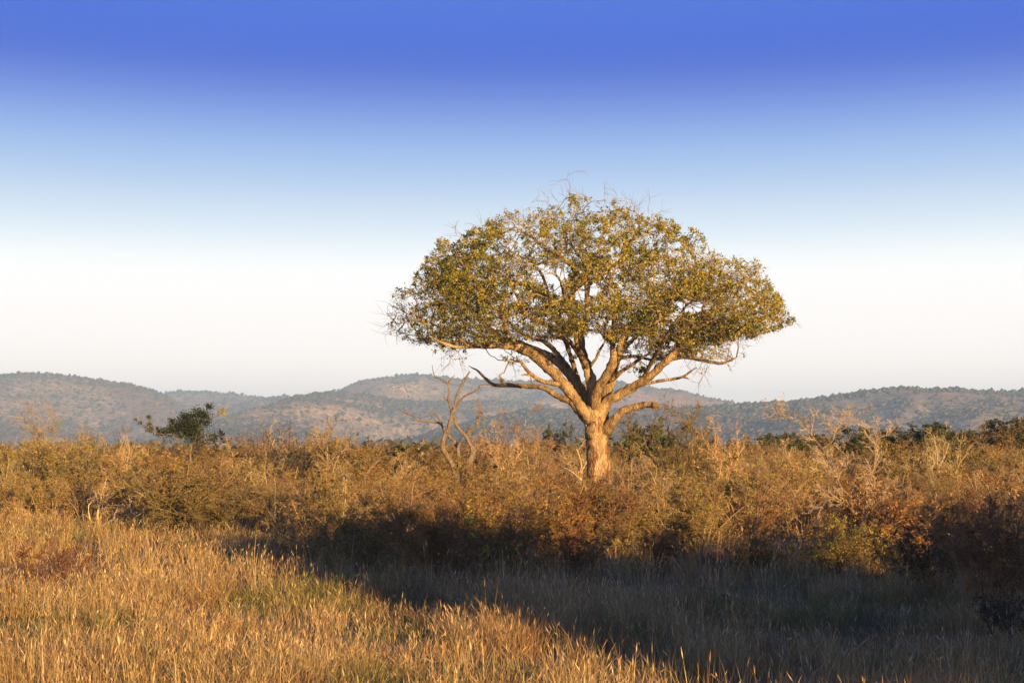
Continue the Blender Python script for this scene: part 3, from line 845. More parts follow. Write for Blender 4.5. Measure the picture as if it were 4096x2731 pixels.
def traced_tree(name, label, cat, fn, d, polys, base_xy, rg, mat, twigs=None, sides=8, group=None):
    b = at(*fn(*base_xy), d); b[2] = gz(b[0], b[1])
    root = empty(name, tuple(b), label, cat, group)
    trs = []
    for k, (pts, a, c) in enumerate(polys):
        t = trace(fn, pts, d, a, c, thin=0.86); t[:, :3] -= b
        trs.append(t)
        g = Geo(); limb_geo(g, t, rg, sides, 0.13, 0.16)
        g.build('trunk' if k == 0 else 'branch', mat, root, smooth=True)
    if twigs:
        g = Geo(); side_twigs(g, trs, rg, **twigs)
        g.build('twigs', M_TWIG, root)
    return root, trs


WOOD = [[0.30, 0.23, 0.16], [0.24, 0.18, 0.12], [0.36, 0.28, 0.2]]
rd = np.random.default_rng(5)
traced_tree('dead_tree', 'dead grey tree with twisted bare forked stems beside the tall tree', 'dead tree', D_, 46.0, [
    ([(960, 2330, 120), (930, 1750, 95), (880, 1500, 90), (820, 1370, 80), (730, 1250, 80), (715, 1170, 80), (750, 1050, 72), (800, 950, 62), (830, 830, 60), (850, 740, 78), (885, 690, 50), (890, 600, 44), (925, 490, 40), (970, 390, 38), (1020, 300, 34), (1075, 210, 16)], 0, -0.3),
    ([(885, 690, 40), (920, 640, 34), (960, 580, 32), (1020, 530, 30), (1100, 490, 28), (1165, 465, 26), (1200, 400, 24), (1260, 380, 20), (1340, 390, 18), (1430, 445, 8)], -0.2, -0.8),
    ([(845, 730, 50), (815, 640, 38), (795, 580, 36), (805, 480, 34), (805, 390, 36), (815, 330, 28), (880, 262, 10)], -0.1, 0.4),
    ([(805, 395, 26), (740, 345, 24), (670, 300, 22), (630, 305, 22), (600, 240, 18), (583, 125, 8)], 0.2, 0.5),
    ([(795, 600, 24), (745, 560, 18), (725, 480, 7)], 0.1, 0.0),
    ([(985, 2330, 110), (1010, 1750, 100), (1060, 1450, 90), (1095, 1340, 80), (1120, 1250, 80), (1090, 1180, 70), (1050, 1110, 55), (1000, 1030, 48), (920, 950, 46), (890, 880, 46), (885, 820, 44), (830, 770, 50), (850, 740, 50)], -0.1, -0.12),
    ([(1040, 1060, 44), (1060, 990, 44), (1130, 960, 44), (1175, 900, 46), (1170, 830, 46), (1190, 790, 40), (1240, 800, 22), (1310, 808, 7)], -0.1, -0.5),
    ([(1195, 800, 26), (1185, 770, 18), (1160, 748, 7)], -0.4, -0.4),
    ([(1040, 1010, 34), (1050, 950, 24), (1110, 935, 14)], -0.1, -0.3),
    ([(970, 2330, 90), (960, 1750, 70), (930, 1300, 60), (905, 1170, 50), (830, 1080, 45), (760, 1010, 46), (720, 940, 40), (690, 890, 40), (560, 870, 34), (400, 850, 30), (330, 790, 26), (230, 750, 22), (140, 705, 8)], 0.15, 0.8),
    ([(705, 900, 28), (680, 840, 26), (640, 780, 26), (600, 740, 24), (550, 770, 16), (505, 805, 5)], 0.4, 0.2),
    ([(925, 1190, 50), (960, 1120, 40), (1010, 1060, 36)], 0.1, -0.1)], (965, 2299), rd, M_DEAD)

traced_tree('bare_tree', 'pale leafless tree with leaning forked stems above the thorn bush', 'bare tree', T_, 40.0, [
    ([(1045, 1620, 66), (1040, 1430, 50), (1000, 1370, 48), (940, 1290, 44), (925, 1200, 40), (915, 1130, 38), (860, 1090, 34), (810, 1030, 32), (770, 920, 30), (720, 850, 28), (670, 730, 26), (620, 640, 24), (560, 560, 20), (500, 480, 18), (450, 390, 16), (390, 300, 14), (320, 255, 11), (200, 170, 5)], 0, 0.6),
    ([(330, 262, 10), (230, 270, 8), (110, 200, 4)], 0.6, 0.6), ([(445, 380, 11), (540, 350, 8), (640, 325, 4)], 0.5, 0.3), ([(430, 372, 9), (270, 310, 7), (115, 288, 4)], 0.5, 0.9),
    ([(960, 1310, 36), (880, 1240, 30), (800, 1180, 28), (720, 1110, 24), (640, 1070, 16), (600, 1040, 7)], 0, -0.5),
    ([(820, 1050, 22), (700, 1110, 22), (650, 1200, 22), (580, 1330, 20), (560, 1500, 16)], 0.2, -0.2),
    ([(690, 1100, 18), (690, 980, 16), (715, 920, 10), (660, 760, 6)], -0.3, -0.6),
    ([(1050, 1450, 48), (1045, 1330, 44), (1055, 1280, 40), (1110, 1210, 34), (1150, 1120, 28), (1180, 1000, 18), (1150, 900, 10)], 0, -0.5),
    ([(1060, 1390, 36), (1100, 1310, 28), (1200, 1200, 28), (1300, 1150, 22), (1420, 1100, 14), (1470, 1080, 5)], 0, 0.6),
    ([(1090, 1230, 26), (1085, 1050, 22), (1130, 930, 22), (1160, 850, 24), (1180, 720, 24), (1190, 640, 22), (1170, 600, 22), (1220, 520, 22), (1300, 500, 20), (1360, 440, 14), (1420, 380, 6)], 0, 0.8),
    ([(1160, 640, 18), (1135, 560, 14), (1125, 480, 11), (1110, 430, 6)], 0.5, 0.5),
    ([(760, 890, 18), (840, 850, 16), (920, 800, 14), (870, 740, 9), (820, 640, 5)], 0.2, -0.4),
    ([(740, 500, 10), (850, 430, 12), (960, 370, 9), (1040, 280, 5)], 0.4, 0.8), ([(620, 640, 16), (730, 560, 12), (780, 400, 8), (830, 250, 4)], 0.4, 0.6)], (1042, 1600), rd, M_DEAD,
    dict(per_m=7, ln=0.55, rad=0.011, col=WOOD, up=0.25, gens=3, bias=(-0.35, 0, 0.15)))

traced_tree('fallen_branch', 'dead pale branch propped like an arch in the scrub', 'dead branch', Z3, 38.0, [
    ([(288, 860, 30), (285, 660, 28), (290, 540, 32), (310, 490, 30), (350, 503, 20), (400, 490, 15), (440, 500, 14), (490, 440, 14), (535, 398, 9)], 0, 0.2),
    ([(440, 500, 14), (432, 600, 14), (410, 660, 18), (400, 860, 16)], 0.1, 0.0), ([(300, 495, 16), (345, 550, 10), (390, 620, 7)], 0, -0.2), ([(300, 500, 14), (275, 470, 8), (262, 455, 4)], 0, 0)], (300, 900), rd, M_DEAD)

# ------------------------------------------------------------------ shrub kinds (meshes shared by their copies)
TAN = [[0.26, 0.175, 0.085], [0.19, 0.125, 0.058], [0.32, 0.23, 0.12]]
BROWN = [[0.20, 0.12, 0.06], [0.16, 0.095, 0.05], [0.24, 0.15, 0.075]]
PALE = [[0.38, 0.28, 0.16], [0.30, 0.22, 0.12], [0.43, 0.33, 0.20]]
OLIVE = [[0.183, 0.145, 0.032], [0.134, 0.119, 0.028], [0.237, 0.172, 0.043], [0.215, 0.134, 0.043]]
GOLD = [[0.284, 0.189, 0.052], [0.231, 0.158, 0.047], [0.189, 0.137, 0.037]]
RUST = [[0.231, 0.111, 0.029], [0.183, 0.087, 0.027], [0.25, 0.144, 0.043], [0.144, 0.091, 0.029]]
GREEN = [[0.055, 0.068, 0.018], [0.075, 0.085, 0.02], [0.042, 0.055, 0.016]]
DKGREEN = [[0.028, 0.040, 0.014], [0.040, 0.052, 0.018], [0.022, 0.030, 0.012]]
YELGREEN = [[0.22, 0.21, 0.03], [0.17, 0.18, 0.028], [0.26, 0.2, 0.04]]


def shrub_mesh(seed, h=2.5, w=1.5, stems=9, stem_col=TAN, leaf_col=OLIVE, n1=7, n2=5, n3=4, leaf_n=2, leaf_sz=0.04, aspect=0.5, r0=0.03, wob=0.2, up=0.12,
               thorns=0, erect=1.0, low=0.22, wts=None, rmin=0.004, thr=0.38):
    """a multi-stemmed shrub: branches mesh, foliage mesh (either may be None)"""
    rg = np.random.default_rng(seed)
    gb = Geo(); gf = Geo()
    a = rg.uniform(0, 6.283, stems)
    lean = rg.uniform(0.1, 1.0, stems)
    D = np.stack([np.cos(a) * lean * w / h, np.sin(a) * lean * w / h, np.full(stems, erect)], -1)
    P0 = np.stack([np.cos(a), np.sin(a), np.zeros(stems)], -1) * rg.uniform(0.02, 0.22, (stems, 1)); P0[:, 2] = -0.08
    L = h * rg.uniform(0.65, 1.08, stems) * np.linalg.norm(norm(D) * [1, 1, 1], axis=1)
    S, Sr = grow(rg, P0, D, L, r0 * rg.uniform(0.6, 1.2, stems), 8, wob, 0.02, 0.25)
    tubes(gb, S, Sr, pal(rg, stems, stem_col), 4)
    p, d, l, r = spawn(rg, S, Sr, n1, low, 1.0, (0.5, 1.15), 0.42, L, 0.6, up)
    B1, R1 = grow(rg, p, d, l, r, 4, wob, 0.03, 0.35)
    tubes(gb, B1, R1, pal(rg, len(p), stem_col), 3)
    p, d, l, r = spawn(rg, B1, R1, n2, 0.15, 1.0, (0.5, 1.2), 0.52, l, 0.65, up * .6, rmin * 1.2)
    B2, R2 = grow(rg, p, d, l, r, 3, wob, 0.02, 0.4)
    tubes(gb, B2, R2, pal(rg, len(p), stem_col), 3)
    last, lr_ = B2, R2
    if n3:
        p, d, l, r = spawn(rg, B2, R2, n3, 0.1, 1.0, (0.5, 1.2), 0.62, l, 0.7, 0.05, rmin)
        B3, R3 = grow(rg, p, d, l, r, 2, wob * .8, 0.02, 0.6)
        tubes(gb, B3, R3, pal(rg, len(p), stem_col), 3)
        last, lr_ = B3, R3
    if thorns:
        n = thorns
        i = rg.integers(0, len(last), n); f = rg.random((n, 1))
        q = last[i, 0] * (1 - f) + last[i, -1] * f
        T, Tr = grow(rg, q, rand_dirs(n, rg) + [0, 0, 0.3], rg.uniform(0.05, 0.10, n), np.full(n, 0.0055), 2, 0, 0, 0.3)
        tubes(gb, T, Tr, pal(rg, n, [[0.5, 0.46, 0.33], [0.42, 0.40, 0.25]]), 3)
    if leaf_n > 0:
        n = int(len(last) * leaf_n)
        i = rg.integers(0, len(last), n); K = last.shape[1]
        t = rg.random(n) * (K - 1); k = np.minimum(t.astype(int), K - 2); f = (t - k)[:, None]
        q = last[i, k] * (1 - f) + last[i, k + 1] * f + rg.normal(size=(n, 3)) * 0.02
        patch = fbm(q[:, 0] / .32 + 7 + seed, q[:, 2] / .28 + q[:, 1] / .45, seed, 2)
        q = q[rg.random(n) < np.clip((patch - thr) * 5, 0.08, 1)]
        leaves(gf, q, np.full(len(q), leaf_sz), pal(rg, len(q), leaf_col, wts, 0.22), rg, aspect, 0.1)
    bm_ = gb.mesh('branches', M_TWIG)
    fm_ = gf.mesh('foliage', M_SHRUB) if gf.n else None
    return bm_, fm_, h


def place(kind, name, label, cat, x, y, h, group=None, rz=None, wx=1.0, rg=rng):
    bme, fme, h0 = kind
    s = h / h0
    o = empty(name, (x, y, gz(x, y)), label, cat, group, rg.uniform(0, 6.283) if rz is None else rz, (s * wx, s * wx, s))
    part('branches', bme, o)
    if fme is not None:
        part('foliage', fme, o)
    return o


K_THORN = [shrub_mesh(100 + i, 2.5, 1.5, 9, TAN, GOLD, 6, 6, 4, 1.6, 0.055, r0=0.032, rmin=0.0055) for i in range(4)]
K_OLIVE = [shrub_mesh(200 + i, 2.3, 1.8, 9, TAN, OLIVE, 7, 6, 4, 3.2, 0.07, r0=0.034, rmin=0.0055) for i in range(4)]
K_RUST = [shrub_mesh(300 + i, 2.2, 1.6, 9, BROWN, RUST, 7, 6, 4, 3.2, 0.065, r0=0.028, rmin=0.0055) for i in range(3)]
K_BARE = [shrub_mesh(400 + i, 3.0, 1.3, 4, PALE, GOLD, 6, 6, 4, 0.0, r0=0.055, wob=0.26, up=0.22, rmin=0.0065) for i in range(4)]
K_GREEN = [shrub_mesh(500 + i, 3.6, 1.9, 9, BROWN, GREEN, 8, 7, 4, 10.0, 0.11, 0.65, r0=0.05, low=0.12, thr=0.26) for i in range(3)]
K_DKOLV = [shrub_mesh(600 + i, 3.2, 2.0, 9, BROWN, [[0.13, 0.095, 0.024], [0.10, 0.08, 0.022], [0.17, 0.105, 0.03]], 8, 7, 4, 9.0, 0.10, 0.65, r0=0.05, low=0.12, thr=0.26) for i in range(2)]

EDGE_V = [-400, 300, 640, 700, 760, 1240, 1300, 1500, 1780, 1820, 2080, 2140, 2180, 2800]
EDGE_Y = [47, 46, 43, 35, 32, 31, 32, 33, 34, 33.5, 33.5, 29, 24, 23]
LIM_V = [-600, 0, 300, 700, 1000, 1300, 1330, 1420, 1480, 1750, 1850, 2100, 2352, 3000]
LIM_Y = [1005, 1010, 1020, 1040, 1058, 1052, 1092, 1092, 1055, 1045, 1055, 1050, 1060, 1040]


def max_h(X, Y):
    v = viewx(X, Y)
    lim = np.interp(v, LIM_V, LIM_Y) * VS
    if 1840 < v < 2090 and Y < 41: lim = 1185 * VS           # the bare tree stands clear
    if 760 < v < 870 and Y < 38: lim = 1122 * VS             # so does the propped dead branch
    if 985 < v < 1085 and Y < 46: lim = 1072 * VS            # and the dead tree
    return at(2048, lim, Y)[2]


KINDS = {
    'thorn': (K_THORN, 'thorn_shrub', 'tan twiggy thorn shrub', 'shrub', 'tan thorn shrubs of the thicket'),
    'olive': (K_OLIVE, 'leafy_shrub', 'olive small-leaved shrub', 'shrub', 'olive leafy shrubs of the thicket'),
    'rust': (K_RUST, 'rusty_shrub', 'rust-brown leafed shrub', 'shrub', 'rust-brown shrubs of the thicket'),
    'bare': (K_BARE, 'bare_shrub', 'pale leafless upright shrub', 'shrub', 'pale bare shrubs of the thicket'),
    'dark': (K_DKOLV, 'dark_olive_shrub', 'dark olive dense shrub', 'shrub', 'dark olive shrubs of the thicket'),
    'green': (K_GREEN, 'green_bush', 'rounded dark green bush', 'bush', 'dark green bushes of the thicket'),
}
MARKS = [('tall tree', base[0], TD), ('dead tree', -0.93, 46), ('pale bare tree', 9.8, 40), ('evergreen shrub', -13.3, 56), ('propped dead branch', -5.1, 38), ('spined olive bush', -5.8, 31.5),
         ('fan-stemmed bush', -1.75, 29.3), ('golden spiny bush', 7.2, 31.2), ('red-brown bush', 8.7, 23), ('fuzzy tan tree', -19, 62), ('round green tree', 7.1, 84), ('thin dark sapling', 2.1, 30.5),
         ('small green tree', 2.6, 90), ('low olive tree', 10.3, 88), ('dark tree line', 22, 108), ('feathery tan sapling', 6.2, 55), ('dark leafless sapling', -9, 58), ('grass on the open ground', -14, 44)]


def where(x, y):
    d = [math.hypot(x - a, y - b) for _, a, b in MARKS]
    k = int(np.argmin(d)); m, a, b = MARKS[k]
    if d[k] > 14:
        return 'far back on the plain, away from the ' + m
    return ('just past the ' if y > b + 2 else 'on the grass side of the ' if y < b - 2 else 'beside the ') + m if k < 17 else 'at the edge of the grass'


def size_word(h):
    return 'low' if h < 1.75 else 'medium-high' if h < 2.4 else 'tall'


placed = []
SPECIAL_GAPS = []
rs = np.random.default_rng(77)


def try_spot(Y0, Y1, n, sep, kinds, wts, hr, wx=1.0, back=False):
    cnt = 0
    for _ in range(n * 30):
        if cnt >= n:
            break
        Y = math.sqrt(rs.uniform(Y0 ** 2, Y1 ** 2)); X = rs.uniform(-0.42, 0.42) * Y
        v = viewx(X, Y)
        if Y < np.interp(v, EDGE_V, EDGE_Y) + 1.0:
            continue
        if np.hypot(X - base[0], Y - base[1]) < 1.3:
            continue
        if any((X - a) ** 2 + (Y - b) ** 2 < sep * sep for a, b in placed):
            continue
        k = rs.choice(len(kinds), p=np.array(wts) / sum(wts))
        kd = KINDS[kinds[k]]
        h = rs.uniform(*hr) * (1.12 if kinds[k] == 'bare' else 1.0)
        if Y < 60:
            lim = max_h(X, Y) * rs.uniform(0.84, 1.06)
            h = min(h, lim)
        if h < 0.9:
            h = 0.9
        placed.append((X, Y)); cnt += 1
        place(kd[0][rs.integers(len(kd[0]))], kd[1], size_word(h) + ' ' + kd[2] + ' ' + where(X, Y), kd[3], X, Y, h, kd[4], wx=wx * rs.uniform(0.9, 1.25), rg=rs)
    return cnt


c1 = try_spot(30, 62, 250, 1.9, ['thorn', 'olive', 'rust', 'bare', 'dark'], [0.40, 0.27, 0.12, 0.12, 0.09], (1.45, 2.9), 1.1)
c2 = try_spot(62, 105, 190, 2.4, ['thorn', 'olive', 'rust', 'bare', 'green', 'dark'], [0.38, 0.24, 0.11, 0.12, 0.06, 0.09], (2.2, 3.2), 1.15)
print('shrubs', c1, c2)

# ------------------------------------------------------------------ singled-out plants of the thicket
def spot(vx, Y):
    return (vx * VS - 2048) / 5688 * Y


def htop(vy, Y):
    return at(2048, vy * VS, Y)[2]


def special(kind, name, label, cat, vx, Y, vtop, wx=1.0, rz=None, group=None):
    x = spot(vx, Y)
    return place(kind, name, label, cat, x, Y, htop(vtop, Y) - gz(x, Y), group, rz, wx)


special(K_GREEN[0], 'green_tree', 'round dark green tree directly behind the tall tree trunk', 'tree', 1455, 84, 962, 0.92)
special(K_GREEN[1], 'green_tree', 'small green round-topped tree between the dead tree and the trunk', 'tree', 1270, 90, 978, 0.60)
special(K_DKOLV[0], 'olive_tree', 'low olive round tree behind the scrub, next to the tree line', 'tree', 1625, 88, 1003, 0.9)
special(shrub_mesh(31, 3.4, 0.8, 6, TAN, GOLD, 8, 7, 5, 0.3, 0.03, r0=0.05, up=0.3, rmin=0.007), 'bare_sapling', 'upright bare sapling with feathery tan twigs beside the broken stub', 'sapling', 1545, 55, 930, 0.9)
special(shrub_mesh(32, 3.4, 1.4, 6, TAN, GOLD, 10, 8, 6, 0.6, 0.03, r0=0.06, low=0.4, rmin=0.0075), 'fuzzy_tree', 'small round fuzzy tan tree rising out of the scrub', 'tree', 168, 62, 955, 0.95)
special(shrub_mesh(33, 3.4, 0.9, 3, PALE, GOLD, 8, 7, 5, 0.0, 0.03, r0=0.07, low=0.4, rmin=0.007), 'bare_sapling', 'pale sapling with one upright stem between evergreen shrub and dead tree', 'sapling', 762, 54, 948, 0.85)
special(shrub_mesh(34, 3.4, 1.2, 6, [[0.10, 0.08, 0.065], [0.08, 0.065, 0.055]], GOLD, 6, 5, 4, 0.0, r0=0.045, up=0.25, rmin=0.007), 'bare_sapling', 'dark thin leafless sapling right of the evergreen shrub', 'sapling', 672, 58, 955, 0.9)
special(shrub_mesh(35, 3.2, 1.5, 7, PALE, GOLD, 7, 6, 5, 0.0, r0=0.05, up=0.25, rmin=0.007), 'bare_shrub', 'pale leafless fan-shaped shrub close before the dark trunk side of the tall tree', 'shrub', 1215, 50, 962, 0.9)
for i, (a, b, Yt) in enumerate([(15, 985, 55), (62, 998, 60), (300, 1000, 57), (345, 1002, 66), (545, 985, 56), (600, 978, 60), (705, 982, 66), (828, 990, 58), (875, 1000, 64), (1110, 1000, 62), (1165, 985, 57), (1185, 978, 66), (1500, 990, 62),
                               (1640, 985, 60), (1665, 975, 52), (1760, 985, 58), (1815, 990, 62), (2110, 990, 58), (2180, 1000, 52), (2310, 1000, 54), (1435, 1000, 47)]):
    special(K_BARE[i % 4], 'slender_sapling', 'slender leafless sapling poking up above the scrub line', 'sapling', a, Yt, b, 0.72, group='leafless saplings above the scrub')
special(shrub_mesh(37, 3.2, 0.8, 4, BROWN, GREEN, 6, 5, 3, 2.2, 0.08, r0=0.03, low=0.5), 'green_sapling', 'small dark green bushy sapling between fuzzy tan tree and evergreen shrub', 'sapling', 240, 60, 984, 0.7)
special(shrub_mesh(36, 3.3, 0.6, 4, TAN, YELGREEN, 6, 4, 2, 2.0, 0.09, r0=0.03), 'green_sapling', 'thin yellow-green sapling right behind the dead tree', 'sapling', 1125, 52, 975, 0.8)
# dark tree line on the far right
for i, a in enumerate(np.arange(1680, 2440, 27)):
    Yt = 110 + 12 * math.sin(i * 2.1)
    b = np.interp(a, [1680, 1850, 1960, 2100, 2352], [1016, 1003, 989, 992, 983])
    special((K_GREEN + K_DKOLV + K_DKOLV)[(i * 3) % 7], 'thicket_tree', 'dark bushy tree in the tree line below the wooded ridge', 'tree', a + rs.uniform(-8, 8), Yt, b + rs.uniform(-5, 7), 1.45, group='dark trees of the tree line')
special(K_OLIVE[1], 'pale_green_bush', 'pale green rounded bush before the dark tree line', 'bush', 2300, 80, 1022, 1.1)

# evergreen shrub on the left, lopsided with long side sprays
EG = 56.0
rg = np.random.default_rng(44)
b = at(*z6(875, 500), EG); b[2] = gz(b[0], b[1])
root = empty('evergreen_shrub', tuple(b), 'dark green lopsided evergreen shrub standing above the tan scrub', 'shrub')
polys = [[(875, 640, 12), (875, 480, 10), (885, 420, 8), (900, 370, 6), (930, 310, 4), (960, 250, 2)], [(880, 450, 8), (850, 400, 6), (800, 385, 4), (740, 385, 3), (690, 365, 2), (640, 325, 1.5)], [(740, 385, 3), (700, 345, 2), (685, 295, 1.5)],
         [(890, 400, 6), (860, 350, 4), (850, 300, 3)], [(900, 380, 5), (950, 330, 3), (985, 310, 2), (1025, 280, 1.5)], [(870, 440, 6), (930, 410, 4), (980, 400, 3)], [(860, 400, 4), (810, 350, 3), (780, 320, 2)]]
gb = Geo(); trs = []
for k, pl in enumerate(polys):
    t = trace(z6, pl, EG, 0, [0.2, -0.6, -0.4, 0.5, 0.4, -0.3, 0.8][k]); t[:, :3] -= b; trs.append(t)
    limb_geo(gb, t, rg, 6, 0.15, 0.05, (0.14, 0.105, 0.075))
side_twigs(gb, trs, rg, 16, 0.35, 0.01, [[0.12, 0.09, 0.06]], gens=2)
gb.build('branches', M_TWIG, root)
gf = Geo()
for x, y, rr, n in [(880, 330, 55, 1500), (870, 370, 60, 1600), (935, 300, 30, 500), (960, 258, 16, 200), (905, 290, 30, 350), (840, 355, 45, 900), (785, 372, 32, 700), (740, 380, 22, 420), (690, 364, 16, 220), (685, 310, 9, 110),
                    (685, 340, 8, 50), (645, 335, 9, 50), (625, 320, 5, 25), (850, 310, 30, 400), (790, 325, 16, 120), (815, 345, 25, 260), (980, 400, 26, 240), (950, 330, 28, 320), (900, 400, 50, 700), (720, 360, 10, 60)]:
    n = int(n * 0.8); c = at(*z6(x, y), EG) - b; r = rr / 1.1484 / 5688 * EG
    q = c + rg.normal(size=(n, 3)) * r * np.array([0.5, 0.8, 0.42])
    leaves(gf, q, np.full(n, 0.07), pal(rg, n, np.array(DKGREEN) * 0.72, None, 0.25), rg, 0.55, 0.3)
c = at(*z6(1022, 284), EG) - b
q = c + rg.normal(size=(110, 3)) * np.array([0.13, 0.13, 0.11])
leaves(gf, q, np.full(110, 0.08), pal(rg, 110, [[0.34, 0.24, 0.04], [0.26, 0.2, 0.03]]), rg, 0.55)
gf.build('foliage', M_SHRUB, root)

# front-row bushes at the edge of the grass
k_spine = shrub_mesh(51, 2.1, 2.2, 13, BROWN, [[0.15, 0.14, 0.03], [0.20, 0.17, 0.035], [0.10, 0.10, 0.024]], 8, 6, 4, 7.0, 0.058, 0.45, r0=0.03, thorns=1100, low=0.1)
special(k_spine, 'thorn_bush', 'olive thorn bush with long pale spines at the grass edge', 'bush', 830, 31.5, 1148, 1.05)
k_fan = shrub_mesh(52, 2.3, 1.9, 22, BROWN, OLIVE + RUST[:2] + GOLD, 7, 6, 4, 4.0, 0.055, r0=0.018, wob=0.10, low=0.08)
special(k_fan, 'fan_bush', 'large rust-olive bush with straight stems fanning from its base', 'bush', 985, 29.3, 1098, 1.05)
special(shrub_mesh(53, 2.2, 1.6, 16, BROWN, OLIVE + RUST[:2] + [[0.11, 0.10, 0.022]], 7, 6, 4, 5.0, 0.055, r0=0.02, low=0.08), 'dense_bush', 'dense rust-green bush joined to the fan-stemmed bush, below the dead tree', 'bush', 1095, 30.5, 1088, 1.05)
special(shrub_mesh(54, 1.7, 0.5, 5, BROWN, YELGREEN, 5, 3, 0, 3.0, 0.10, 0.6, r0=0.014), 'yellow_sapling', 'yellow-green broad-leaved sapling in front of the rusty bush', 'sapling', 1142, 28.6, 1175, 0.9)
special(shrub_mesh(55, 2.0, 1.7, 14, BROWN, OLIVE + RUST[:2], 7, 6, 4, 4.4, 0.055, r0=0.02, low=0.08), 'brown_bush', 'brown small-leaved bush below the trunk of the tall tree', 'bush', 1275, 33.0, 1105, 1.05)
special(shrub_mesh(56, 1.9, 1.6, 12, TAN, OLIVE, 7, 6, 4, 4.4, 0.055, r0=0.022, low=0.08), 'olive_bush', 'grey-olive bush between the brown bush and a thin dark sapling', 'bush', 1410, 34.5, 1120, 1.05)
special(shrub_mesh(57, 2.0, 0.9, 4, [[0.10, 0.08, 0.06]], OLIVE, 6, 5, 3, 1.8, 0.045, r0=0.032, low=0.35, up=0.02), 'thin_sapling', 'thin dark-stemmed sapling at the shaded grass edge', 'sapling', 1405, 30.5, 1190, 0.9)
special(shrub_mesh(58, 2.1, 1.8, 14, TAN, OLIVE + RUST[:1], 7, 6, 4, 4.4, 0.055, r0=0.022, low=0.08), 'tawny_bush', 'tawny leafy bush left of the spiny yellow bush', 'bush', 1600, 35, 1110, 1.1)
special(shrub_mesh(59, 2.0, 1.7, 14, TAN, OLIVE + RUST[:3], 7, 6, 4, 4.4, 0.055, r0=0.022, low=0.08), 'tawny_bush', 'dark tawny bush standing between olive and tawny bushes', 'bush', 1505, 36, 1120, 1.0)
k_yel = shrub_mesh(60, 1.9, 1.9, 14, BROWN, [[0.27, 0.20, 0.035], [0.20, 0.165, 0.03], [0.32, 0.22, 0.045]], 8, 6, 4, 6.0, 0.06, 0.5, r0=0.024, thorns=900, low=0.1)
special(k_yel, 'spiny_bush', 'golden-olive spiny bush at the foot of the pale bare tree', 'bush', 1925, 31.2, 1192, 1.1)
special(k_yel, 'spiny_bush', 'smaller golden spiny bush joined to the one under the bare tree', 'bush', 2015, 31.6, 1200, 0.85)
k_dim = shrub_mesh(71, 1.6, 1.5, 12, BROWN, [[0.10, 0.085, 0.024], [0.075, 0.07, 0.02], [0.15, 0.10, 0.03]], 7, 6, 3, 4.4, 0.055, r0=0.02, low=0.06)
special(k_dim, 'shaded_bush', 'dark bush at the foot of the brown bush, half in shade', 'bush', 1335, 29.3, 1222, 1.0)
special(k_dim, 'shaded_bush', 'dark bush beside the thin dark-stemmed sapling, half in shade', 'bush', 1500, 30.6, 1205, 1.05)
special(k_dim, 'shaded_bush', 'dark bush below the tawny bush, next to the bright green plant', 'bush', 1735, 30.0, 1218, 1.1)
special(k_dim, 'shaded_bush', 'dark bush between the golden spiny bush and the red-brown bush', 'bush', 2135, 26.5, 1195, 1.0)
k_red = shrub_mesh(61, 2.9, 1.6, 9, [[0.24, 0.12, 0.06], [0.20, 0.10, 0.05]], RUST + [[0.27, 0.12, 0.03]], 8, 7, 4, 4.0, 0.05, r0=0.03, low=0.1, wob=0.14)
special(k_red, 'red_bush', 'tall red-brown bush at the shaded edge, lit only at the top', 'bush', 2250, 23.0, 1120, 1.0)
special(shrub_mesh(62, 2.6, 1.5, 9, BROWN, RUST, 8, 7, 4, 4.0, 0.05, r0=0.028, low=0.08), 'red_bush', 'rust bush half hidden behind the tall red-brown bush', 'bush', 2345, 25.5, 1110, 1.15)
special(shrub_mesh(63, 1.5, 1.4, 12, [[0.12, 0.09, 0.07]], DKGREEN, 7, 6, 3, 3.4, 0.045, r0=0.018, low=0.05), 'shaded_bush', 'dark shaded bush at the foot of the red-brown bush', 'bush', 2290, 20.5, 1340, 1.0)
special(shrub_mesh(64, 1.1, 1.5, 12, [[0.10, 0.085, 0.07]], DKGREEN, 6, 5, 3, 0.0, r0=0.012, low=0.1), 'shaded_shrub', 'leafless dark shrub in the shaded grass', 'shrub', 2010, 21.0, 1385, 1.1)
special(shrub_mesh(65, 0.8, 0.8, 10, BROWN, [[0.045, 0.07, 0.02], [0.06, 0.085, 0.022]], 6, 4, 0, 5.0, 0.07, 0.6, r0=0.012, low=0.05), 'green_plant', 'low dark green leafy plant in the shaded grass', 'plant', 1655, 23.5, 1362, 1.0)
special(shrub_mesh(66, 0.9, 0.8, 8, BROWN, [[0.07, 0.10, 0.022], [0.10, 0.12, 0.025]], 6, 4, 0, 4.0, 0.06, 0.6, r0=0.012, low=0.05), 'green_plant', 'low bright green plant under the tawny bush', 'plant', 1625, 32.5, 1262, 1.0)
special(shrub_mesh(67, 1.25, 1.1, 14, [[0.16, 0.075, 0.04], [0.12, 0.065, 0.04]], [[0.28, 0.07, 0.02], [0.3, 0.15, 0.05]], 6, 4, 3, 1.3, 0.045, r0=0.011, low=0.2, wob=0.1), 'russet_shrub', 'thin russet shrub with dark red stems standing in sunlit grass', 'shrub', 125, 27.0, 1222, 1.25)
special(shrub_mesh(68, 1.0, 1.0, 10, [[0.15, 0.08, 0.045]], [[0.28, 0.14, 0.04]], 6, 4, 3, 0.4, 0.04, r0=0.010, low=0.2, wob=0.1), 'russet_shrub', 'smaller leaning russet shrub beside the red-stemmed one', 'shrub', 215, 27.0, 1290, 1.0)
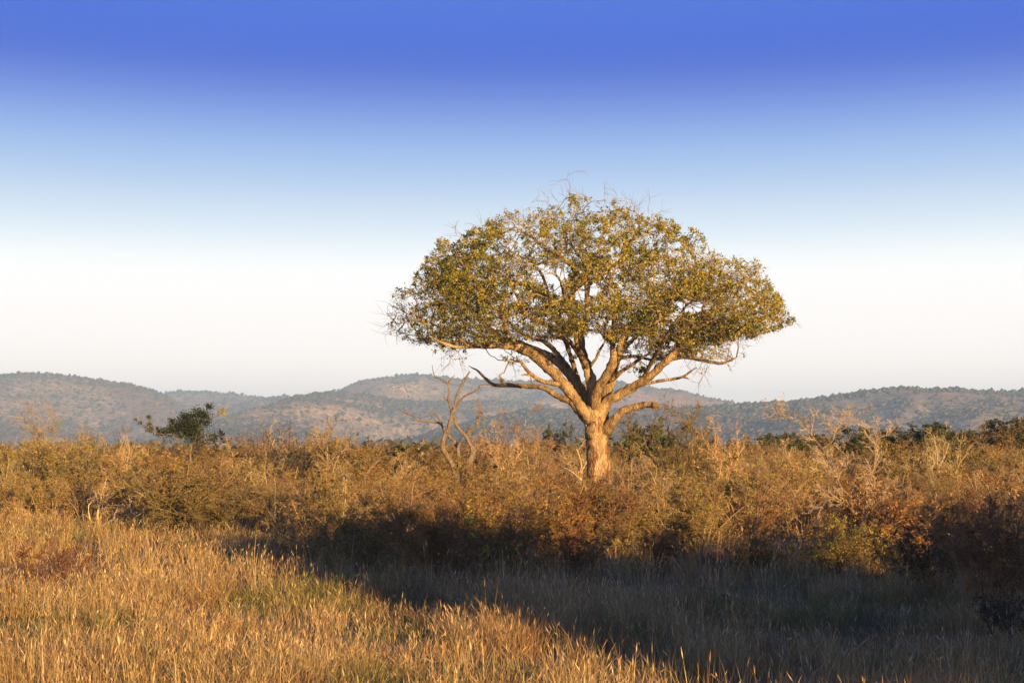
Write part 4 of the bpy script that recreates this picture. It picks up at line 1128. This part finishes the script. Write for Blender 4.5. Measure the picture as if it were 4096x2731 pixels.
special(shrub_mesh(69, 0.55, 0.6, 9, BROWN, [[0.17, 0.14, 0.03], [0.13, 0.12, 0.028]], 6, 4, 0, 6.0, 0.05, 0.4, r0=0.010, thorns=160, low=0.1), 'spiny_plant', 'low spiny olive plant in the sunlit grass near the shade line', 'plant', 415, 38, 1225, 1.1)
special(shrub_mesh(70, 0.5, 0.6, 9, BROWN, [[0.19, 0.15, 0.03], [0.13, 0.12, 0.028]], 6, 4, 0, 5.0, 0.05, 0.4, r0=0.010, thorns=160, low=0.1), 'spiny_plant', 'low spiny yellow plant where the shade line crosses the grass', 'plant', 655, 28.5, 1310, 1.0)

# ------------------------------------------------------------------ trees behind the viewer whose shade lies over the grass
k_shade = shrub_mesh(81, 9.0, 4.2, 12, BROWN, GREEN, 10, 6, 3, 16.0, 0.60, 0.8, r0=0.14, low=0.25, thr=0.15)
k_column = shrub_mesh(82, 9.0, 1.5, 10, BROWN, GREEN, 11, 6, 3, 16.0, 0.50, 0.8, r0=0.12, low=0.2, wob=0.10, thr=0.15)
k_high = shrub_mesh(83, 9.0, 1.7, 8, BROWN, GREEN, 11, 6, 3, 18.0, 0.50, 0.8, r0=0.12, low=0.62, wob=0.10, thr=0.15)
SD = np.array([-math.sin(SUN_AZ), math.cos(SUN_AZ)]); SN = np.array([math.cos(SUN_AZ), math.sin(SUN_AZ)])
for nn, ss, hh, wx, kk in ((12.0, -15, 7.1, 0.9, 2), (14.0, -15.5, 6.2, 1.0, 1), (15.8, -16, 5.9, 1.2, 1), (17.8, -15, 5.8, 0.9, 0), (20.4, -14, 5.6, 1.1, 0), (23.6, -16, 5.9, 1.1, 0), (28.5, -15, 6.0, 1.0, 0), (33.0, -16, 6.0, 1.0, 0)):
    p = SN * nn + SD * ss
    place((k_shade, k_column, k_high)[kk], 'shade_tree', 'dense leafy tree behind the viewer shading the grass', 'tree', p[0], p[1], hh, 'trees that shade the grass', wx=wx)

# ------------------------------------------------------------------ far scrub
rg = np.random.default_rng(9)
n = 1500
Y = 108 * (900 / 108) ** (rg.random(n) ** 1.3); X = rg.uniform(-0.5, 0.5, n) * Y
hh = rg.uniform(1.6, 3.3, n) + np.clip((Y - 150) / 900, 0, 1) * 1.0
m = 64
d = rand_dirs(n * m, rg).reshape(n, m, 3); d[:, :, 2] = np.abs(d[:, :, 2])
sz = hh[:, None, None] * np.array([0.75, 0.75, 1.0])
q = np.stack([X, Y, X * 0], -1)[:, None, :] + d * sz * rg.uniform(0.35, 1.05, (n, m, 1))
cc = np.repeat(pal(rg, n, [[0.14, 0.10, 0.035], [0.10, 0.085, 0.028], [0.20, 0.145, 0.07], [0.08, 0.075, 0.025]]), m, 0)
g = Geo(); leaves(g, q.reshape(-1, 3), np.repeat(hh * 0.21, m), cc, rg, 0.7, 0.0)
tag(g.build('distant_scrub', M_LEAF), 'mass of distant brown and olive scrub on the plain below the hills', 'scrub', kind='stuff')

# ------------------------------------------------------------------ grass
def grass(name, label, Y0, Y1, n_tuft, per, hrange, seed, wmul=1.0, spread=0.10, xm=0.44, cols=None, head=0.26, region=None):
    rg = np.random.default_rng(seed)
    Y = np.sqrt(rg.uniform(Y0 ** 2, Y1 ** 2, n_tuft)); X = rg.uniform(-xm, xm, n_tuft) * Y
    if region is not None:
        k = region(X, Y, rg); X, Y = X[k], Y[k]
    n_tuft = len(X)
    dens = fbm(X / 1.6 + 5, Y / 1.6 + 5, seed + 1, 3)
    hN = fbm(X / 2.6 + 15, Y / 2.6 + 5, seed + 2, 3)
    th = (hrange[0] + (hrange[1] - hrange[0]) * np.clip((hN - 0.25) * 2, 0, 1)) * rg.uniform(0.75, 1.25, n_tuft)
    kc = pal(rg, n_tuft, cols[0], cols[1], 0.16)
    pa = fbm(X / 1.5 + 33, Y / 2.2 + 3, seed + 3, 3); pb = fbm(X / 1.1 + 71, Y / 1.7 + 9, seed + 6, 3)
    olive = rg.random(n_tuft) < np.clip((pa - 0.54) * 9, 0, 0.85)
    rusty = rg.random(n_tuft) < np.clip((pb - 0.60) * 8, 0, 0.6)
    kc = np.where(olive[:, None], pal(rg, n_tuft, [[0.15, 0.135, 0.035], [0.11, 0.11, 0.03], [0.20, 0.165, 0.05]]), kc)
    kc = np.where(rusty[:, None], pal(rg, n_tuft, [[0.22, 0.12, 0.048], [0.17, 0.095, 0.04], [0.28, 0.18, 0.07]]), kc)
    th = np.where(olive, th * 0.7, th)
    ti = np.repeat(np.arange(n_tuft), per)
    ti = ti[rg.random(len(ti)) < np.clip((dens[ti] - 0.22) * 2.6, 0.08, 1)]
    n = len(ti)
    a = rg.uniform(0, 6.283, n); r = spread * np.sqrt(rg.random(n))
    bx = X[ti] + np.cos(a) * r; by = Y[ti] + np.sin(a) * r
    h = th[ti] * rg.uniform(0.35, 1.15, n) * (1 + (rg.random(n) < 0.03) * rg.uniform(0.2, 0.7, n))
    lean = rg.uniform(0.02, 0.55, n) * (1 + (rg.random(n) < 0.10) * 1.4)
    la = a + rg.normal(size=n) * 0.7
    d = np.stack([np.cos(la) * lean, np.sin(la) * lean, np.sqrt(np.maximum(1 - lean ** 2 * .5, .2))], -1)
    sa = rg.uniform(0, 6.283, n); sd = np.stack([np.cos(sa), np.sin(sa), np.zeros(n)], -1)
    w = (rg.uniform(0.0018, 0.0048, n) * wmul)[:, None]
    b0 = np.stack([bx, by, gz(bx, by) - 0.02], -1)
    p1 = b0 + d * (h * 0.55)[:, None]
    d2 = norm(d + np.stack([np.cos(la) * lean, np.sin(la) * lean, -lean * 0.5], -1) * 0.9)
    p2 = p1 + d2 * (h * 0.45)[:, None]
    V = np.stack([b0 - sd * w, b0 + sd * w, p1 + sd * w * .8, p1 - sd * w * .8, p2], 1)
    i5 = np.arange(n)[:, None] * 5
    c = kc[ti] * rg.uniform(0.8, 1.2, (n, 1))
    g = Geo()
    g.add(V.reshape(-1, 3), np.repeat(c, 5, 0), q=i5 + np.array([[0, 1, 2, 3]]), t=i5 + np.array([[3, 2, 4]]))
    hd = np.where(rg.random(n) < head)[0]                       # seed heads
    L = rg.uniform(0.05, 0.17, len(hd))[:, None]; W = (rg.uniform(0.003, 0.0085, len(hd)) * wmul)[:, None]
    q0 = p2[hd] - d2[hd] * L * 0.35
    sdd = sd[hd]
    V = np.stack([q0, q0 + d2[hd] * L * 0.4 + sdd * W, q0 + d2[hd] * L, q0 + d2[hd] * L * 0.4 - sdd * W], 1)
    g.add(V.reshape(-1, 3), np.repeat(np.clip(c[hd] * 1.2 + 0.01, 0, 0.7), 4, 0), q=np.arange(len(hd) * 4).reshape(-1, 4))
    o = g.build(name, M_GRASS)
    tag(o, label, 'grass', kind='stuff')
    print(name, n)


STRAW = ([[0.37, 0.25, 0.10], [0.31, 0.20, 0.075], [0.45, 0.335, 0.165], [0.23, 0.135, 0.05], [0.20, 0.165, 0.048], [0.23, 0.115, 0.045]], [0.32, 0.26, 0.2, 0.11, 0.08, 0.03])


def in_clearing(X, Y, rg):
    ed = np.interp(viewx(X, Y), EDGE_V, EDGE_Y)
    return (Y < ed + 3.0) | (rg.random(len(X)) < 0.12)


grass('dry_grass', 'golden dry grass covering the open ground in front of the scrub', 10.5, 26, 8200, 24, (0.26, 0.62), 61, 1.0, 0.14, cols=STRAW, region=in_clearing)
grass('dry_grass', 'dry straw grass at the back of the clearing and under the scrub', 26, 60, 8500, 22, (0.35, 0.75), 62, 1.5, 0.18, cols=STRAW, region=in_clearing)

# tall seed stalks that rise out of the grass
rg = np.random.default_rng(71)
for i, (vx, vy0, vy1, Y, lean) in enumerate([(885, 1370, 1300, 25, 0.3), (1425, 1500, 1418, 17.6, 0.05), (1800, 1560, 1470, 16.0, 0.12), (1830, 1560, 1475, 16.2, 0.18), (1730, 1550, 1460, 16.4, 0.25), (1400, 1480, 1410, 18.5, -0.1),
                                            (500, 1290, 1240, 33, 0.05), (1170, 1460, 1400, 20, 0.2), (1250, 1450, 1395, 20.5, -0.2)]):
    x = spot(vx, Y); z1 = htop(vy1, Y); z0 = gz(x, Y)
    root = empty('seed_stalk', (x, Y, z0), 'tall dry seed stalk rising above the grass along the shade line', 'stalk', 'tall seed stalks')
    hgt = z1 - z0
    g = Geo()
    S, Sr = grow(rg, np.zeros((1, 3)), np.array([[lean * .6, 0.05, 1.0]]), np.array([hgt * 1.02]), np.array([0.006]), 7, 0.04, 0, 0.6)
    tubes(g, S, Sr, (0.30, 0.19, 0.09), 5); g.build('stem', M_GRASS, root)
    g = Geo()
    n = 60; t = rg.uniform(0.72, 1.02, n)[:, None]
    q = S[0, 3] * (1 - t) + S[0, -1] * t + rg.normal(size=(n, 3)) * 0.008
    leaves(g, q, np.full(n, 0.035), pal(rg, n, [[0.42, 0.30, 0.15], [0.36, 0.24, 0.11]]), rg, 0.4, 0.8); g.build('seed_head', M_GRASS, root)

# ------------------------------------------------------------------ haze over the plain
hz, nt, out = new_mat('haze_air')
pv = N(nt, 'ShaderNodeVolumePrincipled')
pv.inputs['Color'].default_value = (0.46, 0.72, 1.0, 1)
pv.inputs['Density'].default_value = 2.1e-4
pv.inputs['Anisotropy'].default_value = 0.0
nt.links.new(pv.outputs[0], out.inputs['Volume'])
g = Geo()
x0, x1, y0, y1, zz0, zz1 = -5900, 5900, -5900, 5950, -8.0, 210.0
V = np.array([[x, y, z] for z in (zz0, zz1) for y in (y0, y1) for x in (x0, x1)])
g.add(V, (1, 1, 1), q=[[0, 2, 3, 1], [4, 5, 7, 6], [0, 1, 5, 4], [2, 6, 7, 3], [0, 4, 6, 2], [1, 3, 7, 5]])
tag(g.build('haze', hz), 'thin pale haze in the air over the plain', 'haze', kind='stuff')
print('tris', sum(len(o.data.polygons) for o in bpy.data.objects if o.type == 'MESH'), 'unique', sum(len(m.polygons) for m in bpy.data.meshes))
